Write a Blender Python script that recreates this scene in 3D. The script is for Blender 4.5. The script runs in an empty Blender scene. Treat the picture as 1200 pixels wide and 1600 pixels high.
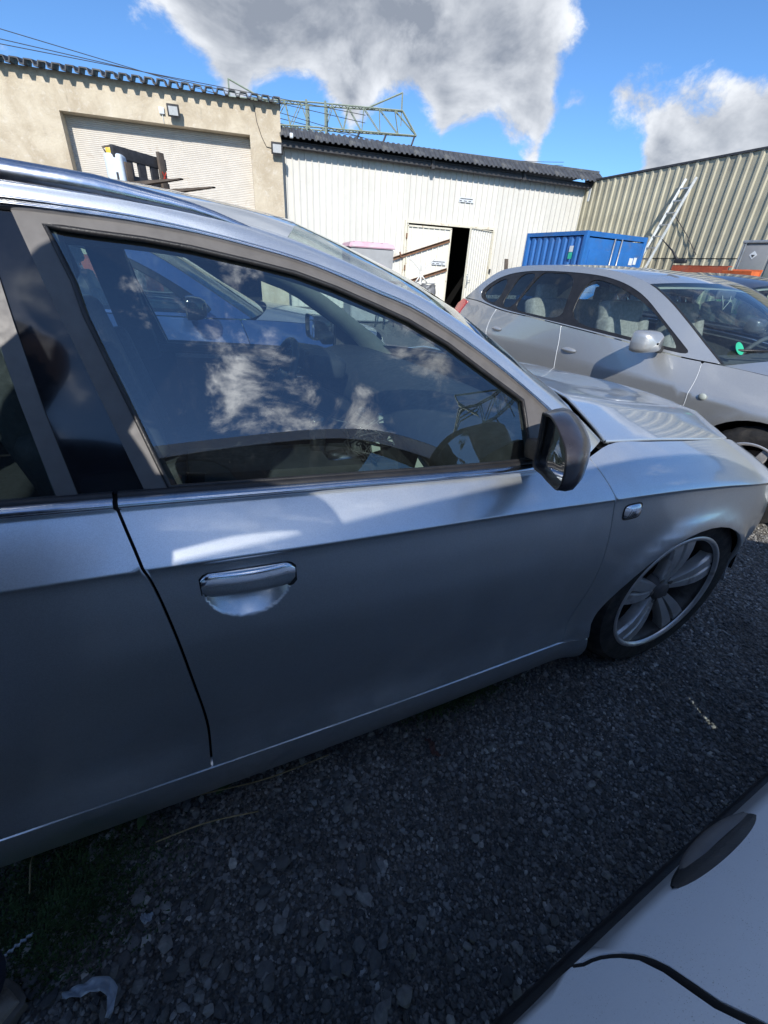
import bpy, bmesh, math, random
import numpy as np
from mathutils import Vector, Matrix
from mathutils.geometry import delaunay_2d_cdt
R = math.radians
random.seed(7); RNG = np.random.default_rng(7)
SC = bpy.context.scene
COL = SC.collection

# ------------------------------------------------------------------ camera
def cam_basis(yaw, pitch, roll):
    f0 = Vector((-math.sin(yaw), math.cos(yaw), 0)); r0 = Vector((math.cos(yaw), math.sin(yaw), 0)); u0 = Vector((0, 0, 1))
    f = f0*math.cos(pitch) - u0*math.sin(pitch); u = u0*math.cos(pitch) + f0*math.sin(pitch)
    r = r0*math.cos(roll) + u*math.sin(roll); u = u*math.cos(roll) - r0*math.sin(roll)
    return r, u, f
CAM_R, CAM_U, CAM_F = cam_basis(R(-25.0), R(29.33), R(3.345))
CAM_P = Vector((-1.466, -.6575, 1.3045))
cd = bpy.data.cameras.new('camera'); cam = bpy.data.objects.new('camera', cd); COL.objects.link(cam)
m = Matrix((( *CAM_R, 0), (*CAM_U, 0), (*(-CAM_F), 0), (0, 0, 0, 1))).transposed(); m.translation = CAM_P
cam.matrix_world = m
cd.sensor_fit = 'VERTICAL'; cd.sensor_height = 36; cd.lens = 36*676.66/1600
cd.clip_start = .01; cd.clip_end = 5000
SC.camera = cam
SC.render.engine = 'CYCLES'
SC.cycles.use_denoising = True
SC.cycles.max_bounces = 10; SC.cycles.transparent_max_bounces = 24; SC.cycles.caustics_reflective = False; SC.cycles.caustics_refractive = False
SC.view_settings.view_transform = 'Standard'; SC.view_settings.look = 'None'; SC.view_settings.gamma = 1
SC.view_settings.exposure = 1.05

# ------------------------------------------------------------------ light
LIGHT = Vector((.45, 1, -.71)).normalized()          # the way the sunlight travels
EL = math.asin(-LIGHT.z); AZ = math.atan2(-LIGHT.x, -LIGHT.y)
sd = bpy.data.lights.new('sun', 'SUN'); sd.energy = 2.6; sd.angle = R(.53); sd.color = (1, .95, .87)
so = bpy.data.objects.new('sun', sd); COL.objects.link(so); so.rotation_euler = LIGHT.to_track_quat('-Z', 'Y').to_euler(); so.location = (0, -10, 20)

# ------------------------------------------------------------------ node helper
class NT:
    def __init__(s, tree): s.t = tree; s.n = tree.nodes; s.l = tree.links
    def new(s, typ, **kw):
        nd = s.n.new(typ)
        for k, v in kw.items():
            if k.startswith('_'): setattr(nd, k[1:], v)
        return nd
    def set(s, nd, key, v):
        sk = nd.inputs[key]
        if isinstance(v, bpy.types.NodeSocket): s.l.new(v, sk)
        elif v is not None:
            if sk.type == 'RGBA' and len(v) == 3: v = (*v, 1)
            sk.default_value = v
    def math(s, op, a, b=None, c=None, clamp=False):
        nd = s.n.new('ShaderNodeMath'); nd.operation = op; nd.use_clamp = clamp
        for i, v in enumerate((a, b, c)):
            if v is not None: s.set(nd, i, v)
        return nd.outputs[0]
    def vmath(s, op, a, b=None, out=0):
        nd = s.n.new('ShaderNodeVectorMath'); nd.operation = op; s.set(nd, 0, a)
        if b is not None: s.set(nd, 'Scale' if op == 'SCALE' else 1, b)
        return nd.outputs['Value'] if out == 'v' else nd.outputs[0]
    def noise(s, vec, scale, detail=4, rough=.55, dist=0, out='Fac'):
        nd = s.n.new('ShaderNodeTexNoise'); s.set(nd, 'Vector', vec); s.set(nd, 'Scale', scale); s.set(nd, 'Detail', detail); s.set(nd, 'Roughness', rough); s.set(nd, 'Distortion', dist)
        return nd.outputs[out]
    def vor(s, vec, scale, feature='F1', out='Distance', rand=1):
        nd = s.n.new('ShaderNodeTexVoronoi'); nd.feature = feature; s.set(nd, 'Vector', vec); s.set(nd, 'Scale', scale); s.set(nd, 'Randomness', rand)
        return nd.outputs[out]
    def rng(s, v, a, b, c=0, d=1, smooth=True):
        nd = s.n.new('ShaderNodeMapRange'); nd.interpolation_type = 'SMOOTHSTEP' if smooth else 'LINEAR'
        s.set(nd, 0, v); s.set(nd, 1, a); s.set(nd, 2, b); s.set(nd, 3, c); s.set(nd, 4, d)
        return nd.outputs[0]
    def mix(s, f, a, b):
        nd = s.n.new('ShaderNodeMix'); nd.data_type = 'RGBA'; s.set(nd, 'Factor', f)
        for k, v in ((6, a), (7, b)): s.set(nd, k, v)
        return nd.outputs[2]
    def bump(s, h, strength=.3, dist=.01):
        nd = s.n.new('ShaderNodeBump'); s.set(nd, 'Height', h); s.set(nd, 'Strength', strength); s.set(nd, 'Distance', dist)
        return nd.outputs[0]
    def mapping(s, vec, scale=(1, 1, 1), rot=(0, 0, 0)):
        nd = s.n.new('ShaderNodeMapping'); s.set(nd, 'Vector', vec); nd.inputs['Scale'].default_value = scale; nd.inputs['Rotation'].default_value = rot
        return nd.outputs[0]

# ------------------------------------------------------------------ sky with broken cumulus
W = bpy.data.worlds.new('World'); SC.world = W; W.use_nodes = True
n = NT(W.node_tree); W.node_tree.nodes.clear()
sky = n.new('ShaderNodeTexSky', _sky_type='NISHITA'); sky.sun_disc = False; sky.sun_elevation = EL; sky.sun_rotation = AZ; sky.air_density = 1.0; sky.dust_density = .3; sky.ozone_density = 3.0; sky.altitude = 1200
tc = n.new('ShaderNodeTexCoord').outputs['Generated']
dirn = n.vmath('NORMALIZE', tc)
sx = n.new('ShaderNodeSeparateXYZ'); n.set(sx, 0, dirn)
zc = n.math('MAXIMUM', sx.outputs[2], .0)
flat = n.math('DIVIDE', 1, n.math('ADD', zc, .22))
pv = n.vmath('MULTIPLY', n.vmath('SCALE', dirn, n.math('MULTIPLY_ADD', flat, .25, 1.1)), (1.25, 1.25, 1.9))
def blob(dv, rad, amp):
    d = n.vmath('DOT_PRODUCT', dirn, Vector(dv).normalized()[:], out='v')
    return n.rng(d, math.cos(R(rad)), math.cos(R(rad*.25)), 0, amp)
pos = [((.045,.95,.308),7,.30),((.111,.951,.288),7,.34),((.242,.928,.31),8.5,.42),((.362,.878,.33),10,.44),((.476,.83,.30),9,.42),((.551,.799,.255),6,.34),((.54,.78,.315),7.5,.30),((.476,.853,.23),5,.16),((.60,.77,.217),4,.24),((.702,.667,.245),4.5,.34),((.761,.612,.217),6,.36),((.801,.559,.213),6,.36),((.85,.49,.19),8,.32),((.64,.728,.246),2.2,.26),((-.14,.961,.235),2.6,.28),((.15,.9,.46),16,.3)]
neg = [((.24,.945,.205),6,.34),((.40,.895,.20),6,.30),((.53,.83,.185),6,.26),((.635,.70,.31),6,.20),((.735,.60,.315),8,.30),((-.10,.955,.285),9,.4),((.70,.63,.36),9,.34),((.03,.968,.21),7,.4),((.677,.71,.18),6,.34),((.78,.54,.36),9,.45)]
acc = None
for b in pos:
    v = blob(*b); acc = v if acc is None else n.math('MAXIMUM', acc, v)
ng = None
for b in neg:
    v = blob(*b); ng = v if ng is None else n.math('MAXIMUM', ng, v)
bias = n.math('SUBTRACT', acc, ng)
nz = n.noise(pv, 2.9, 10, .64, .35)
nz2 = n.noise(n.vmath('ADD', pv, (-.03, -.05, .11)), 2.9, 5, .58, .35)
dens = n.math('ADD', nz, bias)
mask = n.rng(dens, .525, .70)
thick = n.rng(dens, .68, 1.0)
lit = n.rng(n.math('SUBTRACT', nz, nz2), -.20, .24)                      # the side towards the sun is brighter
fine = n.noise(pv, 9, 6, .6)
shade = n.math('MULTIPLY_ADD', lit, .75, n.math('MULTIPLY_ADD', thick, -.50, n.math('MULTIPLY', fine, .60)), clamp=True)
sunward = n.math('POWER', n.math('MAXIMUM', n.vmath('DOT_PRODUCT', dirn, (-LIGHT)[:], out='v'), 0), 2.0)   # clouds scatter sunlight forwards; extra sunward brightness added to lift fill in shade
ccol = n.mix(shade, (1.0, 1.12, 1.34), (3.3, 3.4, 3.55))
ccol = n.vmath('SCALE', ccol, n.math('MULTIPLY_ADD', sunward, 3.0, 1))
horiz = n.rng(sx.outputs[2], .0, .10)
mask = n.math('MULTIPLY', mask, horiz)
mask = n.math('MULTIPLY', mask, .97)
skyblue = n.vmath('MULTIPLY', sky.outputs[0], (.32, .45, .57))
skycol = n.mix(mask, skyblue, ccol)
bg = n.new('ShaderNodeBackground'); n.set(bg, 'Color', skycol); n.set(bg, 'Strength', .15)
wo = n.new('ShaderNodeOutputWorld'); n.l.new(bg.outputs[0], wo.inputs[0])

# ------------------------------------------------------------------ materials
MATS = {}
def new_mat(name):
    mt = bpy.data.materials.new(name); mt.use_nodes = True; k = NT(mt.node_tree)
    p = mt.node_tree.nodes['Principled BSDF']; MATS[name] = mt
    return mt, k, p
def mat(name, col, rough=.6, metal=0, var=.12, scale=6, bump=0, bscale=60, coat=0, spec=None, dirt=None, dscale=3, dlo=.5, dhi=.7, emit=None, objvar=0):
    mt, k, p = new_mat(name)
    ob = k.new('ShaderNodeTexCoord').outputs['Object']
    nf = k.noise(ob, scale, 6, .6)
    c = k.mix(k.rng(nf, .3, .7), tuple(max(0, q*(1-var)) for q in col), tuple(min(1, q*(1+var)) for q in col))
    if objvar:
        oi_ = k.new('ShaderNodeObjectInfo'); c = k.mix(k.math('MULTIPLY', oi_.outputs['Random'], objvar), c, (.12, .11, .09))
    if dirt: c = k.mix(k.rng(k.noise(ob, dscale, 8, .65, .4), dlo, dhi), c, dirt)
    k.set(p, 'Base Color', c); k.set(p, 'Metallic', metal)
    k.set(p, 'Roughness', k.rng(k.noise(ob, scale*2.3, 4), .3, .7, max(.02, rough*.85), min(1, rough*1.15)))
    if coat: k.set(p, 'Coat Weight', coat); k.set(p, 'Coat Roughness', .04)
    if spec is not None: k.set(p, 'Specular IOR Level', spec)
    if bump: k.set(p, 'Normal', k.bump(k.noise(ob, bscale, 5, .6), bump, .01))
    return mt
def paint(name, col, metal=.8, rough=.36, coat=.8, flake=.1, dust=.12, dustcol=(.30, .27, .23), speck=0):
    mt, k, p = new_mat(name)
    ob = k.new('ShaderNodeTexCoord').outputs['Object']
    fl = k.vor(ob, 900, out='Color'); sp = k.new('ShaderNodeSeparateColor'); k.set(sp, 0, fl)
    c = k.mix(sp.outputs[0], tuple(q*(1-flake) for q in col), tuple(min(1, q*(1+flake)) for q in col))
    z = k.new('ShaderNodeSeparateXYZ'); k.set(z, 0, ob)
    grime = k.math('MULTIPLY', k.rng(z.outputs[2], .75, .15), k.rng(k.noise(ob, 5, 8, .7), .35, .75))
    film = k.math('MULTIPLY', k.rng(k.noise(k.mapping(ob, (3, 3, 1)), 3, 7, .65), .45, .8), dust)
    d = k.math('MAXIMUM', k.math('MULTIPLY', grime, .55), film)
    if speck:
        s1 = k.math('MULTIPLY', k.rng(k.vor(ob, 150), .16, .05), k.rng(k.noise(ob, 12, 3), .42, .6))
        s2 = k.math('MULTIPLY', k.rng(k.vor(ob, 420), .24, .1), k.rng(k.noise(ob, 25, 3), .40, .62))
        d = k.math('MAXIMUM', d, k.math('MULTIPLY', k.math('MAXIMUM', s1, s2), speck))
    c = k.mix(d, c, dustcol)
    k.set(p, 'Base Color', c); k.set(p, 'Metallic', k.math('MULTIPLY', k.math('SUBTRACT', 1, d), metal))
    k.set(p, 'Roughness', k.math('MULTIPLY_ADD', d, .4, rough))
    k.set(p, 'Coat Weight', k.math('MULTIPLY', k.math('SUBTRACT', 1, k.math('MULTIPLY', d, .8)), coat)); k.set(p, 'Coat Roughness', k.math('MULTIPLY_ADD', d, .3, .03))
    k.set(p, 'Coat Normal', k.bump(k.noise(ob, 260, 2, .5), .008, .001))
    return mt
def glass(name, tint=(.86, .93, .90), refl=1.55, dust=.05, base=.02):
    mt, k, p = new_mat(name); mt.node_tree.nodes.remove(p)
    ob = k.new('ShaderNodeTexCoord').outputs['Object']
    tr = k.new('ShaderNodeBsdfTransparent'); k.set(tr, 0, tint)
    gl = k.new('ShaderNodeBsdfGlossy'); k.set(gl, 'Color', (.96, .98, 1)); k.set(gl, 'Roughness', .004)
    ge = k.new('ShaderNodeNewGeometry'); cs = k.math('ABSOLUTE', k.vmath('DOT_PRODUCT', ge.outputs['Normal'], ge.outputs['Incoming'], out='v'))
    f0 = ((refl-1)/(refl+1))**2*1.7+base                      # both faces of the pane together
    f = k.math('MULTIPLY_ADD', k.math('POWER', k.math('SUBTRACT', 1, cs, clamp=True), 5), 1-f0, f0, clamp=True)
    m1 = k.new('ShaderNodeMixShader'); k.set(m1, 0, f); k.l.new(tr.outputs[0], m1.inputs[1]); k.l.new(gl.outputs[0], m1.inputs[2])
    df = k.new('ShaderNodeBsdfDiffuse'); k.set(df, 0, (.55, .55, .53))
    sp = k.rng(k.vor(ob, 110), .16, .04)
    st = k.rng(k.noise(k.mapping(ob, (9, 9, 1.6)), 5, 8, .7), .5, .8)
    df_f = k.math('MULTIPLY', k.math('ADD', k.math('MULTIPLY', k.math('MULTIPLY', sp, k.rng(k.noise(ob, 9), .45, .6)), 2.5), k.math('ADD', st, .25)), dust)
    m2 = k.new('ShaderNodeMixShader'); k.set(m2, 0, df_f); k.l.new(m1.outputs[0], m2.inputs[1]); k.l.new(df.outputs[0], m2.inputs[2])
    out = mt.node_tree.nodes['Material Output']; k.l.new(m2.outputs[0], out.inputs[0])
    return mt

paint('silver', (.78, .825, .855), .82, .32, 1., .08, .11)
paint('grey_silver', (.49, .505, .51), .6, .38, 1., .10, .08)
paint('white_paint', (.93, .935, .94), 0, .3, 1., .02, .06, (.42, .40, .36), speck=.75)
paint('blue_paint', (.035, .075, .21), .45, .32, .9, .15, .05)
paint('dark_paint', (.10, .10, .11), .6, .35, .9, .15, .1)
mat('chrome', (.82, .83, .85), .16, 1, .04, 30)
mat('chrome_dull', (.62, .64, .68), .20, 1, .06, 30)
mat('gloss_black', (.008, .009, .012), .10, 0, .2, 20, coat=.6)
mat('frame_trim', (.115, .109, .107), .5, 0, .10, 30, spec=.4)
mat('mirror_cap', (.030, .028, .034), .32, 0, .25, 20, coat=.35)
mat('black_plastic', (.016, .016, .018), .45, 0, .3, 20, bump=.15, bscale=300)
mat('rubber', (.022, .022, .023), .75, 0, .3, 14, bump=.2, bscale=160, dirt=(.075, .068, .06), dscale=9, dlo=.48, dhi=.75)
mat('alloy', (.72, .71, .70), .34, .6, .10, 12, dirt=(.16, .13, .105), dscale=14, dlo=.52, dhi=.85)
mat('brake', (.06, .05, .045), .7, .4, .4, 20)
mat('void', (.004, .004, .005), .9, 0, 0, 5)
mat('cabin_dark', (.022, .024, .028), .65, 0, .2, 20, bump=.15, bscale=250)
mat('cabin_mid', (.075, .08, .085), .7, 0, .15, 20, bump=.1, bscale=250)
mat('cabin_pale', (.36, .40, .37), .8, 0, .1, 12, bump=.1, bscale=200)
mat('seat_grey', (.28, .27, .26), .9, 0, .18, 40, bump=.3, bscale=400)
mat('seat_dark', (.030, .032, .036), .7, 0, .2, 40, bump=.2, bscale=300)
glass('near_glass', (.74, .86, .84), 1.62, .016, .05)
glass('pale_glass', (.80, .90, .88), 1.5, .05, .02)
glass('dark_glass', (.10, .13, .14), 1.55, .04, .03)
glass('lens_clear', (.9, .9, .9), 1.6, .02, .12)
mat('lens_red', (.62, .02, .035), .15, 0, .2, 30, coat=.8)
mat('mirror_glass', (.85, .87, .88), .03, 1, .02, 3, dirt=(.45, .46, .44), dscale=60, dlo=.66, dhi=.74)
mat('white_plastic', (.62, .66, .70), .4, 0, .05, 8)
mat('steel_bolt', (.25, .24, .23), .45, .8, .2, 40)
mat('rim_dark', (.10, .095, .09), .55, .4, .2, 12, dirt=(.05, .042, .036), dscale=14)
# ------------------------------------------------------------------ mesh helpers
def props(o, label=None, cat=None, group=None, kind=None):
    if label: o['label'] = label
    if cat: o['category'] = cat
    if group: o['group'] = group
    if kind: o['kind'] = kind
    return o
def thing(name, label, cat, loc=(0, 0, 0), rz=0, group=None):
    o = bpy.data.objects.new(name, None); COL.objects.link(o); o.location = loc; o.rotation_euler = (0, 0, rz); o.empty_display_size = .1
    return props(o, label, cat, group)
def mk(name, V, F, m, parent=None, smooth=False, normals=None):
    me = bpy.data.meshes.new(name)
    me.from_pydata([tuple(map(float, v)) for v in V], [], [tuple(map(int, f)) for f in F]); me.update()
    if m: me.materials.append(MATS[m])
    if smooth or normals is not None: me.polygons.foreach_set('use_smooth', [True]*len(me.polygons))
    if normals is not None: me.normals_split_custom_set_from_vertices([tuple(map(float, q)) for q in normals])
    o = bpy.data.objects.new(name, me); COL.objects.link(o)
    if parent: o.parent = parent
    return o
def bmo(name, bm, m, parent=None, smooth=False, sharp=None):
    me = bpy.data.meshes.new(name); bmesh.ops.recalc_face_normals(bm, faces=bm.faces); bm.to_mesh(me); bm.free()
    if m: me.materials.append(MATS[m])
    if smooth:
        me.polygons.foreach_set('use_smooth', [True]*len(me.polygons))
        if sharp: me.set_sharp_from_angle(angle=R(sharp))
    o = bpy.data.objects.new(name, me); COL.objects.link(o)
    if parent: o.parent = parent
    return o
def share(src, parent=None, M=None):
    o = src.copy(); COL.objects.link(o); o.parent = parent
    if M is not None: o.matrix_local = M
    return o
def add_box(bm, c, s, rot=None, bev=0, seg=2):
    g = bmesh.ops.create_cube(bm, size=1)['verts']
    M = Matrix.Translation(c) @ (rot.to_4x4() if rot is not None else Matrix.Identity(4)) @ Matrix.Diagonal((*s, 1))
    bmesh.ops.transform(bm, matrix=M, verts=g)
    if bev:
        es = list({e for v in g for e in v.link_edges})
        bmesh.ops.bevel(bm, geom=es, offset=bev, segments=seg, affect='EDGES', profile=.6, clamp_overlap=True)
def box(name, c, s, m, parent=None, rot=None, bev=0, seg=2, smooth=None):
    bm = bmesh.new(); add_box(bm, Vector(c), s, rot, bev, seg)
    return bmo(name, bm, m, parent, smooth=bool(bev) if smooth is None else smooth, sharp=50 if bev else None)
def bar_between(bm, a, b, w, h=None, bev=0):
    a = Vector(a); b = Vector(b); d = b-a; h = h or w
    q = d.to_track_quat('X', 'Z').to_matrix()
    add_box(bm, (a+b)/2, (d.length, w, h), q, bev)
def tube_into(V, F, pts, r, nn=8, closed=False, cap=True, squash=None):
    pts = [Vector(p) for p in pts]; k = len(pts); b0 = len(V); up = None
    rr = r if hasattr(r, '__len__') else [r]*k
    for i, p in enumerate(pts):
        if closed: t = pts[(i+1) % k]-pts[i-1]
        else: t = pts[min(i+1, k-1)]-pts[max(i-1, 0)]
        t.normalize()
        if up is None: up = Vector((0, 0, 1)) if abs(t.z) < .9 else Vector((1, 0, 0))
        s = t.cross(up).normalized(); up = s.cross(t).normalized()
        for j in range(nn):
            a = 2*math.pi*j/nn; q = (squash or (1, 1))
            V.append(p + s*math.cos(a)*rr[i]*q[0] + up*math.sin(a)*rr[i]*q[1])
    for i in range(k if closed else k-1):
        for j in range(nn):
            a = b0+i*nn+j; b = b0+i*nn+(j+1) % nn; c = b0+((i+1) % k)*nn+(j+1) % nn; d = b0+((i+1) % k)*nn+j
            F.append((a, b, c, d))
    if cap and not closed:
        F.append(tuple(b0+j for j in range(nn))[::-1]); F.append(tuple(b0+(k-1)*nn+j for j in range(nn)))
def tube(name, pts, r, m, parent=None, nn=8, closed=False, squash=None):
    V = []; F = []; tube_into(V, F, pts, r, nn, closed, True, squash)
    return mk(name, V, F, m, parent, smooth=True)
def grid(name, P, m, parent=None, smooth=True, flip=False, solid=0):
    P = np.asarray(P, float); a, b, _ = P.shape
    F = [(i*b+j, i*b+j+1, (i+1)*b+j+1, (i+1)*b+j) for i in range(a-1) for j in range(b-1)]
    if flip: F = [f[::-1] for f in F]
    o = mk(name, P.reshape(-1, 3), F, m, parent, smooth)
    if solid:
        md = o.modifiers.new('s', 'SOLIDIFY'); md.thickness = solid; md.offset = -1
    return o
def lathe(V, F, prof, nseg, axis_c, rmod=None, a0=0, a1=2*math.pi, closed=True):
    """prof: list of (r, y); turned about the y axis through axis_c"""
    b0 = len(V); k = len(prof)
    for i in range(nseg):
        a = a0+(a1-a0)*i/nseg
        for j, (r, y) in enumerate(prof):
            q = r+(rmod(i, j) if rmod else 0)
            V.append((axis_c[0]+q*math.cos(a), axis_c[1]+y, axis_c[2]+q*math.sin(a)))
    for i in range(nseg if closed else nseg-1):
        for j in range(k-1):
            i2 = (i+1) % nseg
            F.append((b0+i*k+j, b0+i*k+j+1, b0+i2*k+j+1, b0+i2*k+j))
class Sp:
    """smooth interpolating curve y(x)"""
    def __init__(s, pts):
        pts = sorted(pts); s.x = np.array([p[0] for p in pts], float); s.y = np.array([p[1] for p in pts], float)
        h = np.diff(s.x); d = np.diff(s.y)/h; mm = np.zeros(len(s.x)); mm[0] = d[0]; mm[-1] = d[-1]
        for i in range(1, len(d)): mm[i] = (d[i-1]*h[i]+d[i]*h[i-1])/(h[i]+h[i-1])
        s.m = mm
    def __call__(s, q):
        q = np.asarray(q, float); qc = np.clip(q, s.x[0], s.x[-1])
        i = np.clip(np.searchsorted(s.x, qc)-1, 0, len(s.x)-2)
        h = s.x[i+1]-s.x[i]; t = (qc-s.x[i])/h
        y = (2*t**3-3*t**2+1)*s.y[i]+(t**3-2*t**2+t)*h*s.m[i]+(-2*t**3+3*t**2)*s.y[i+1]+(t**3-t**2)*h*s.m[i+1]
        return y + (q-qc)*np.where(q < s.x[0], s.m[0], s.m[-1])
def resample(pts, k=None, step=None, smooth=True):
    P = np.array(pts, float); d = np.r_[0, np.cumsum(np.linalg.norm(np.diff(P, axis=0), axis=1))]
    if k is None: k = max(2, int(d[-1]/step)+1)
    t = np.linspace(0, d[-1], k)
    if smooth and len(P) > 2: return np.stack([Sp(list(zip(d, P[:, c])))(t) for c in range(P.shape[1])], 1)
    return np.stack([np.interp(t, d, P[:, c]) for c in range(P.shape[1])], 1)
class Surf:
    """side of a car as y(x, z); y = 0 is the widest line of its right side"""
    def __init__(s, W, plan, crease, top, ytop, zs, low, tum=.44, curv=.05, a=.6, flare=(), dish=None, step=.012):
        s.W = W; s.plan = Sp(plan); s.crease = Sp(crease); s.top = Sp(top); s.ytop = Sp(ytop); s.zs = zs; s.low = Sp(low)
        s.tum = tum; s.curv = curv; s.a = Sp(a) if hasattr(a, '__len__') else (lambda x: a); s.flare = flare; s.dish = dish; s.step = step
    def __call__(s, x, z):
        x = np.asarray(x, float); z = np.asarray(z, float)
        zc = s.crease(x); zt = s.top(x); yt = s.ytop(x); a = s.a(x)
        y = s.plan(x)+s.low(np.clip((zc-z)/(zc-s.zs), 0, 1.4))
        t = np.clip((z-zc)/(zt-zc), 0, 1); y = y+yt*(a*t+(1-a)*t*t)
        u = np.maximum(z-zt, 0); y = y+np.where(z > zt+.001, s.step+s.tum*u+s.curv*u*u, 0)
        for (xw, zw, rx, rz, amp) in s.flare:
            d = np.hypot((x-xw)/rx, (z-zw)/rz)-1; y = y-amp*np.exp(-(np.maximum(d, 0)/.12)**2)
        if s.dish:
            for (xd, zd, rx, rz, dep) in s.dish:
                q2 = np.maximum(0, 1-((x-xd)/rx)**2); zb = zd-rz*np.sqrt(q2); t = (1-(1-np.clip((z-zb)/np.maximum(zd-zb, .004), 0, 1))**2.2)*np.sqrt(q2); y = y+np.where(q2 > 0, dep*t*np.clip((zd+.022-z)/.02, 0, 1), 0)
        return y
    def normal(s, x, z, h=.0015):
        yx = (s(x+h, z)-s(x-h, z))/(2*h); yz = (s(x, z+h)-s(x, z-h))/(2*h)
        nn = np.stack([yx, -np.ones_like(yx), yz], -1)
        return nn/np.linalg.norm(nn, axis=-1, keepdims=True)
def inside(pts, poly):
    x, y = pts[:, 0], pts[:, 1]; r = np.zeros(len(pts), bool); k = len(poly); j = k-1
    for i in range(k):
        xi, yi = poly[i]; xj, yj = poly[j]
        if yi != yj:
            c = ((yi > y) != (yj > y)) & (x < (xj-xi)*(y-yi)/(yj-yi)+xi); r ^= c
        j = i
    return r
def densify(poly, step):
    out = []
    for i in range(len(poly)):
        a = np.array(poly[i], float); b = np.array(poly[(i+1) % len(poly)], float); k = max(1, int(math.ceil(np.linalg.norm(b-a)/step)))
        for q in range(k): out.append(a+(b-a)*q/k)
    return np.array(out)
def panel(name, poly, S, m, parent, res=.04, holes=(), thick=.014, off=0., mirror=False, extra=None):
    """a sheet of the car's skin bounded by an outline in x and z, with its turned edge"""
    loops = [densify(poly, res)]+[densify(h, res) for h in holes]
    mn = loops[0].min(0); mx = loops[0].max(0)
    gx, gz = np.meshgrid(np.arange(mn[0]+res*.5, mx[0], res), np.arange(mn[1]+res*.43, mx[1], res)); G = np.stack([gx.ravel(), gz.ravel()], 1)
    if extra is not None:
        ex = extra[(extra > mn-.05).all(1) & (extra < mx+.05).all(1)]
        if len(ex):
            dd = np.array([np.min(np.hypot(ex[:, 0]-g_[0], ex[:, 1]-g_[1])) for g_ in G]); G = np.vstack([G[dd > res*.45], ex])
    if len(G):
        k = inside(G, loops[0])
        for h in loops[1:]: k &= ~inside(G, h)
        G = G[k]
        allb = np.vstack(loops); 
        if len(G):
            dmin = np.array([np.min(np.hypot(allb[:, 0]-g[0], allb[:, 1]-g[1])) for g in G]); G = G[dmin > (res*.38 if extra is None else .004)]
    P = []; E = []
    for L in loops:
        b = len(P); P += [Vector(q) for q in L]; E += [(b+i, b+(i+1) % len(L)) for i in range(len(L))]
    nb = len(P); P += [Vector(q) for q in G]
    r = delaunay_2d_cdt(P, E, [], 0, 1e-6)
    V2 = np.array([tuple(v) for v in r[0]]); T = np.array([f for f in r[2] if len(f) == 3])
    cen = V2[T].mean(1); keep = inside(cen, loops[0])
    for h in loops[1:]: keep &= ~inside(cen, h)
    T = T[keep]
    e1 = V2[T[:, 1]]-V2[T[:, 0]]; e2 = V2[T[:, 2]]-V2[T[:, 0]]; cr = e1[:, 0]*e2[:, 1]-e1[:, 1]*e2[:, 0]
    T[cr < 0] = T[cr < 0][:, ::-1]
    X, Z = V2[:, 0], V2[:, 1]; N = S.normal(X, Z); Y = S(X, Z)
    V = np.stack([X, Y, Z], 1)-N*off; NN = N.copy(); F = [tuple(t) for t in T]
    if thick:
        VV = [V]; NL = [NN]; base = len(V)
        for li, L in enumerate(loops):
            area = np.sum(L[:, 0]*np.roll(L[:, 1], -1)-np.roll(L[:, 0], -1)*L[:, 1]); sgn = 1 if (area > 0) == (li == 0) else -1
            tg = np.roll(L, -1, 0)-np.roll(L, 1, 0); tg /= np.linalg.norm(tg, axis=1, keepdims=True)+1e-9
            o2 = np.stack([tg[:, 1], -tg[:, 0]], 1)*sgn
            n1 = S.normal(L[:, 0], L[:, 1]); a = np.stack([L[:, 0], S(L[:, 0], L[:, 1]), L[:, 1]], 1)-n1*off; on = np.stack([o2[:, 0], np.zeros(len(L)), o2[:, 1]], 1)
            b = a-n1*thick-on*.002
            VV += [a, b]; NL += [on*.8+n1*.6, on]; k = len(L)
            for i in range(k):
                j = (i+1) % k; f = (base+i, base+k+i, base+k+j, base+j); F.append(f if sgn > 0 else f[::-1])
            base += 2*k
        V = np.vstack(VV); NN = np.vstack(NL)
    if mirror:
        V = V.copy(); V[:, 1] = S.W-V[:, 1]; NN = NN.copy(); NN[:, 1] *= -1; F = [f[::-1] for f in F]
    NN = NN/np.linalg.norm(NN, axis=1, keepdims=True)
    return mk(name, V, F, m, parent, normals=NN)

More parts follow.
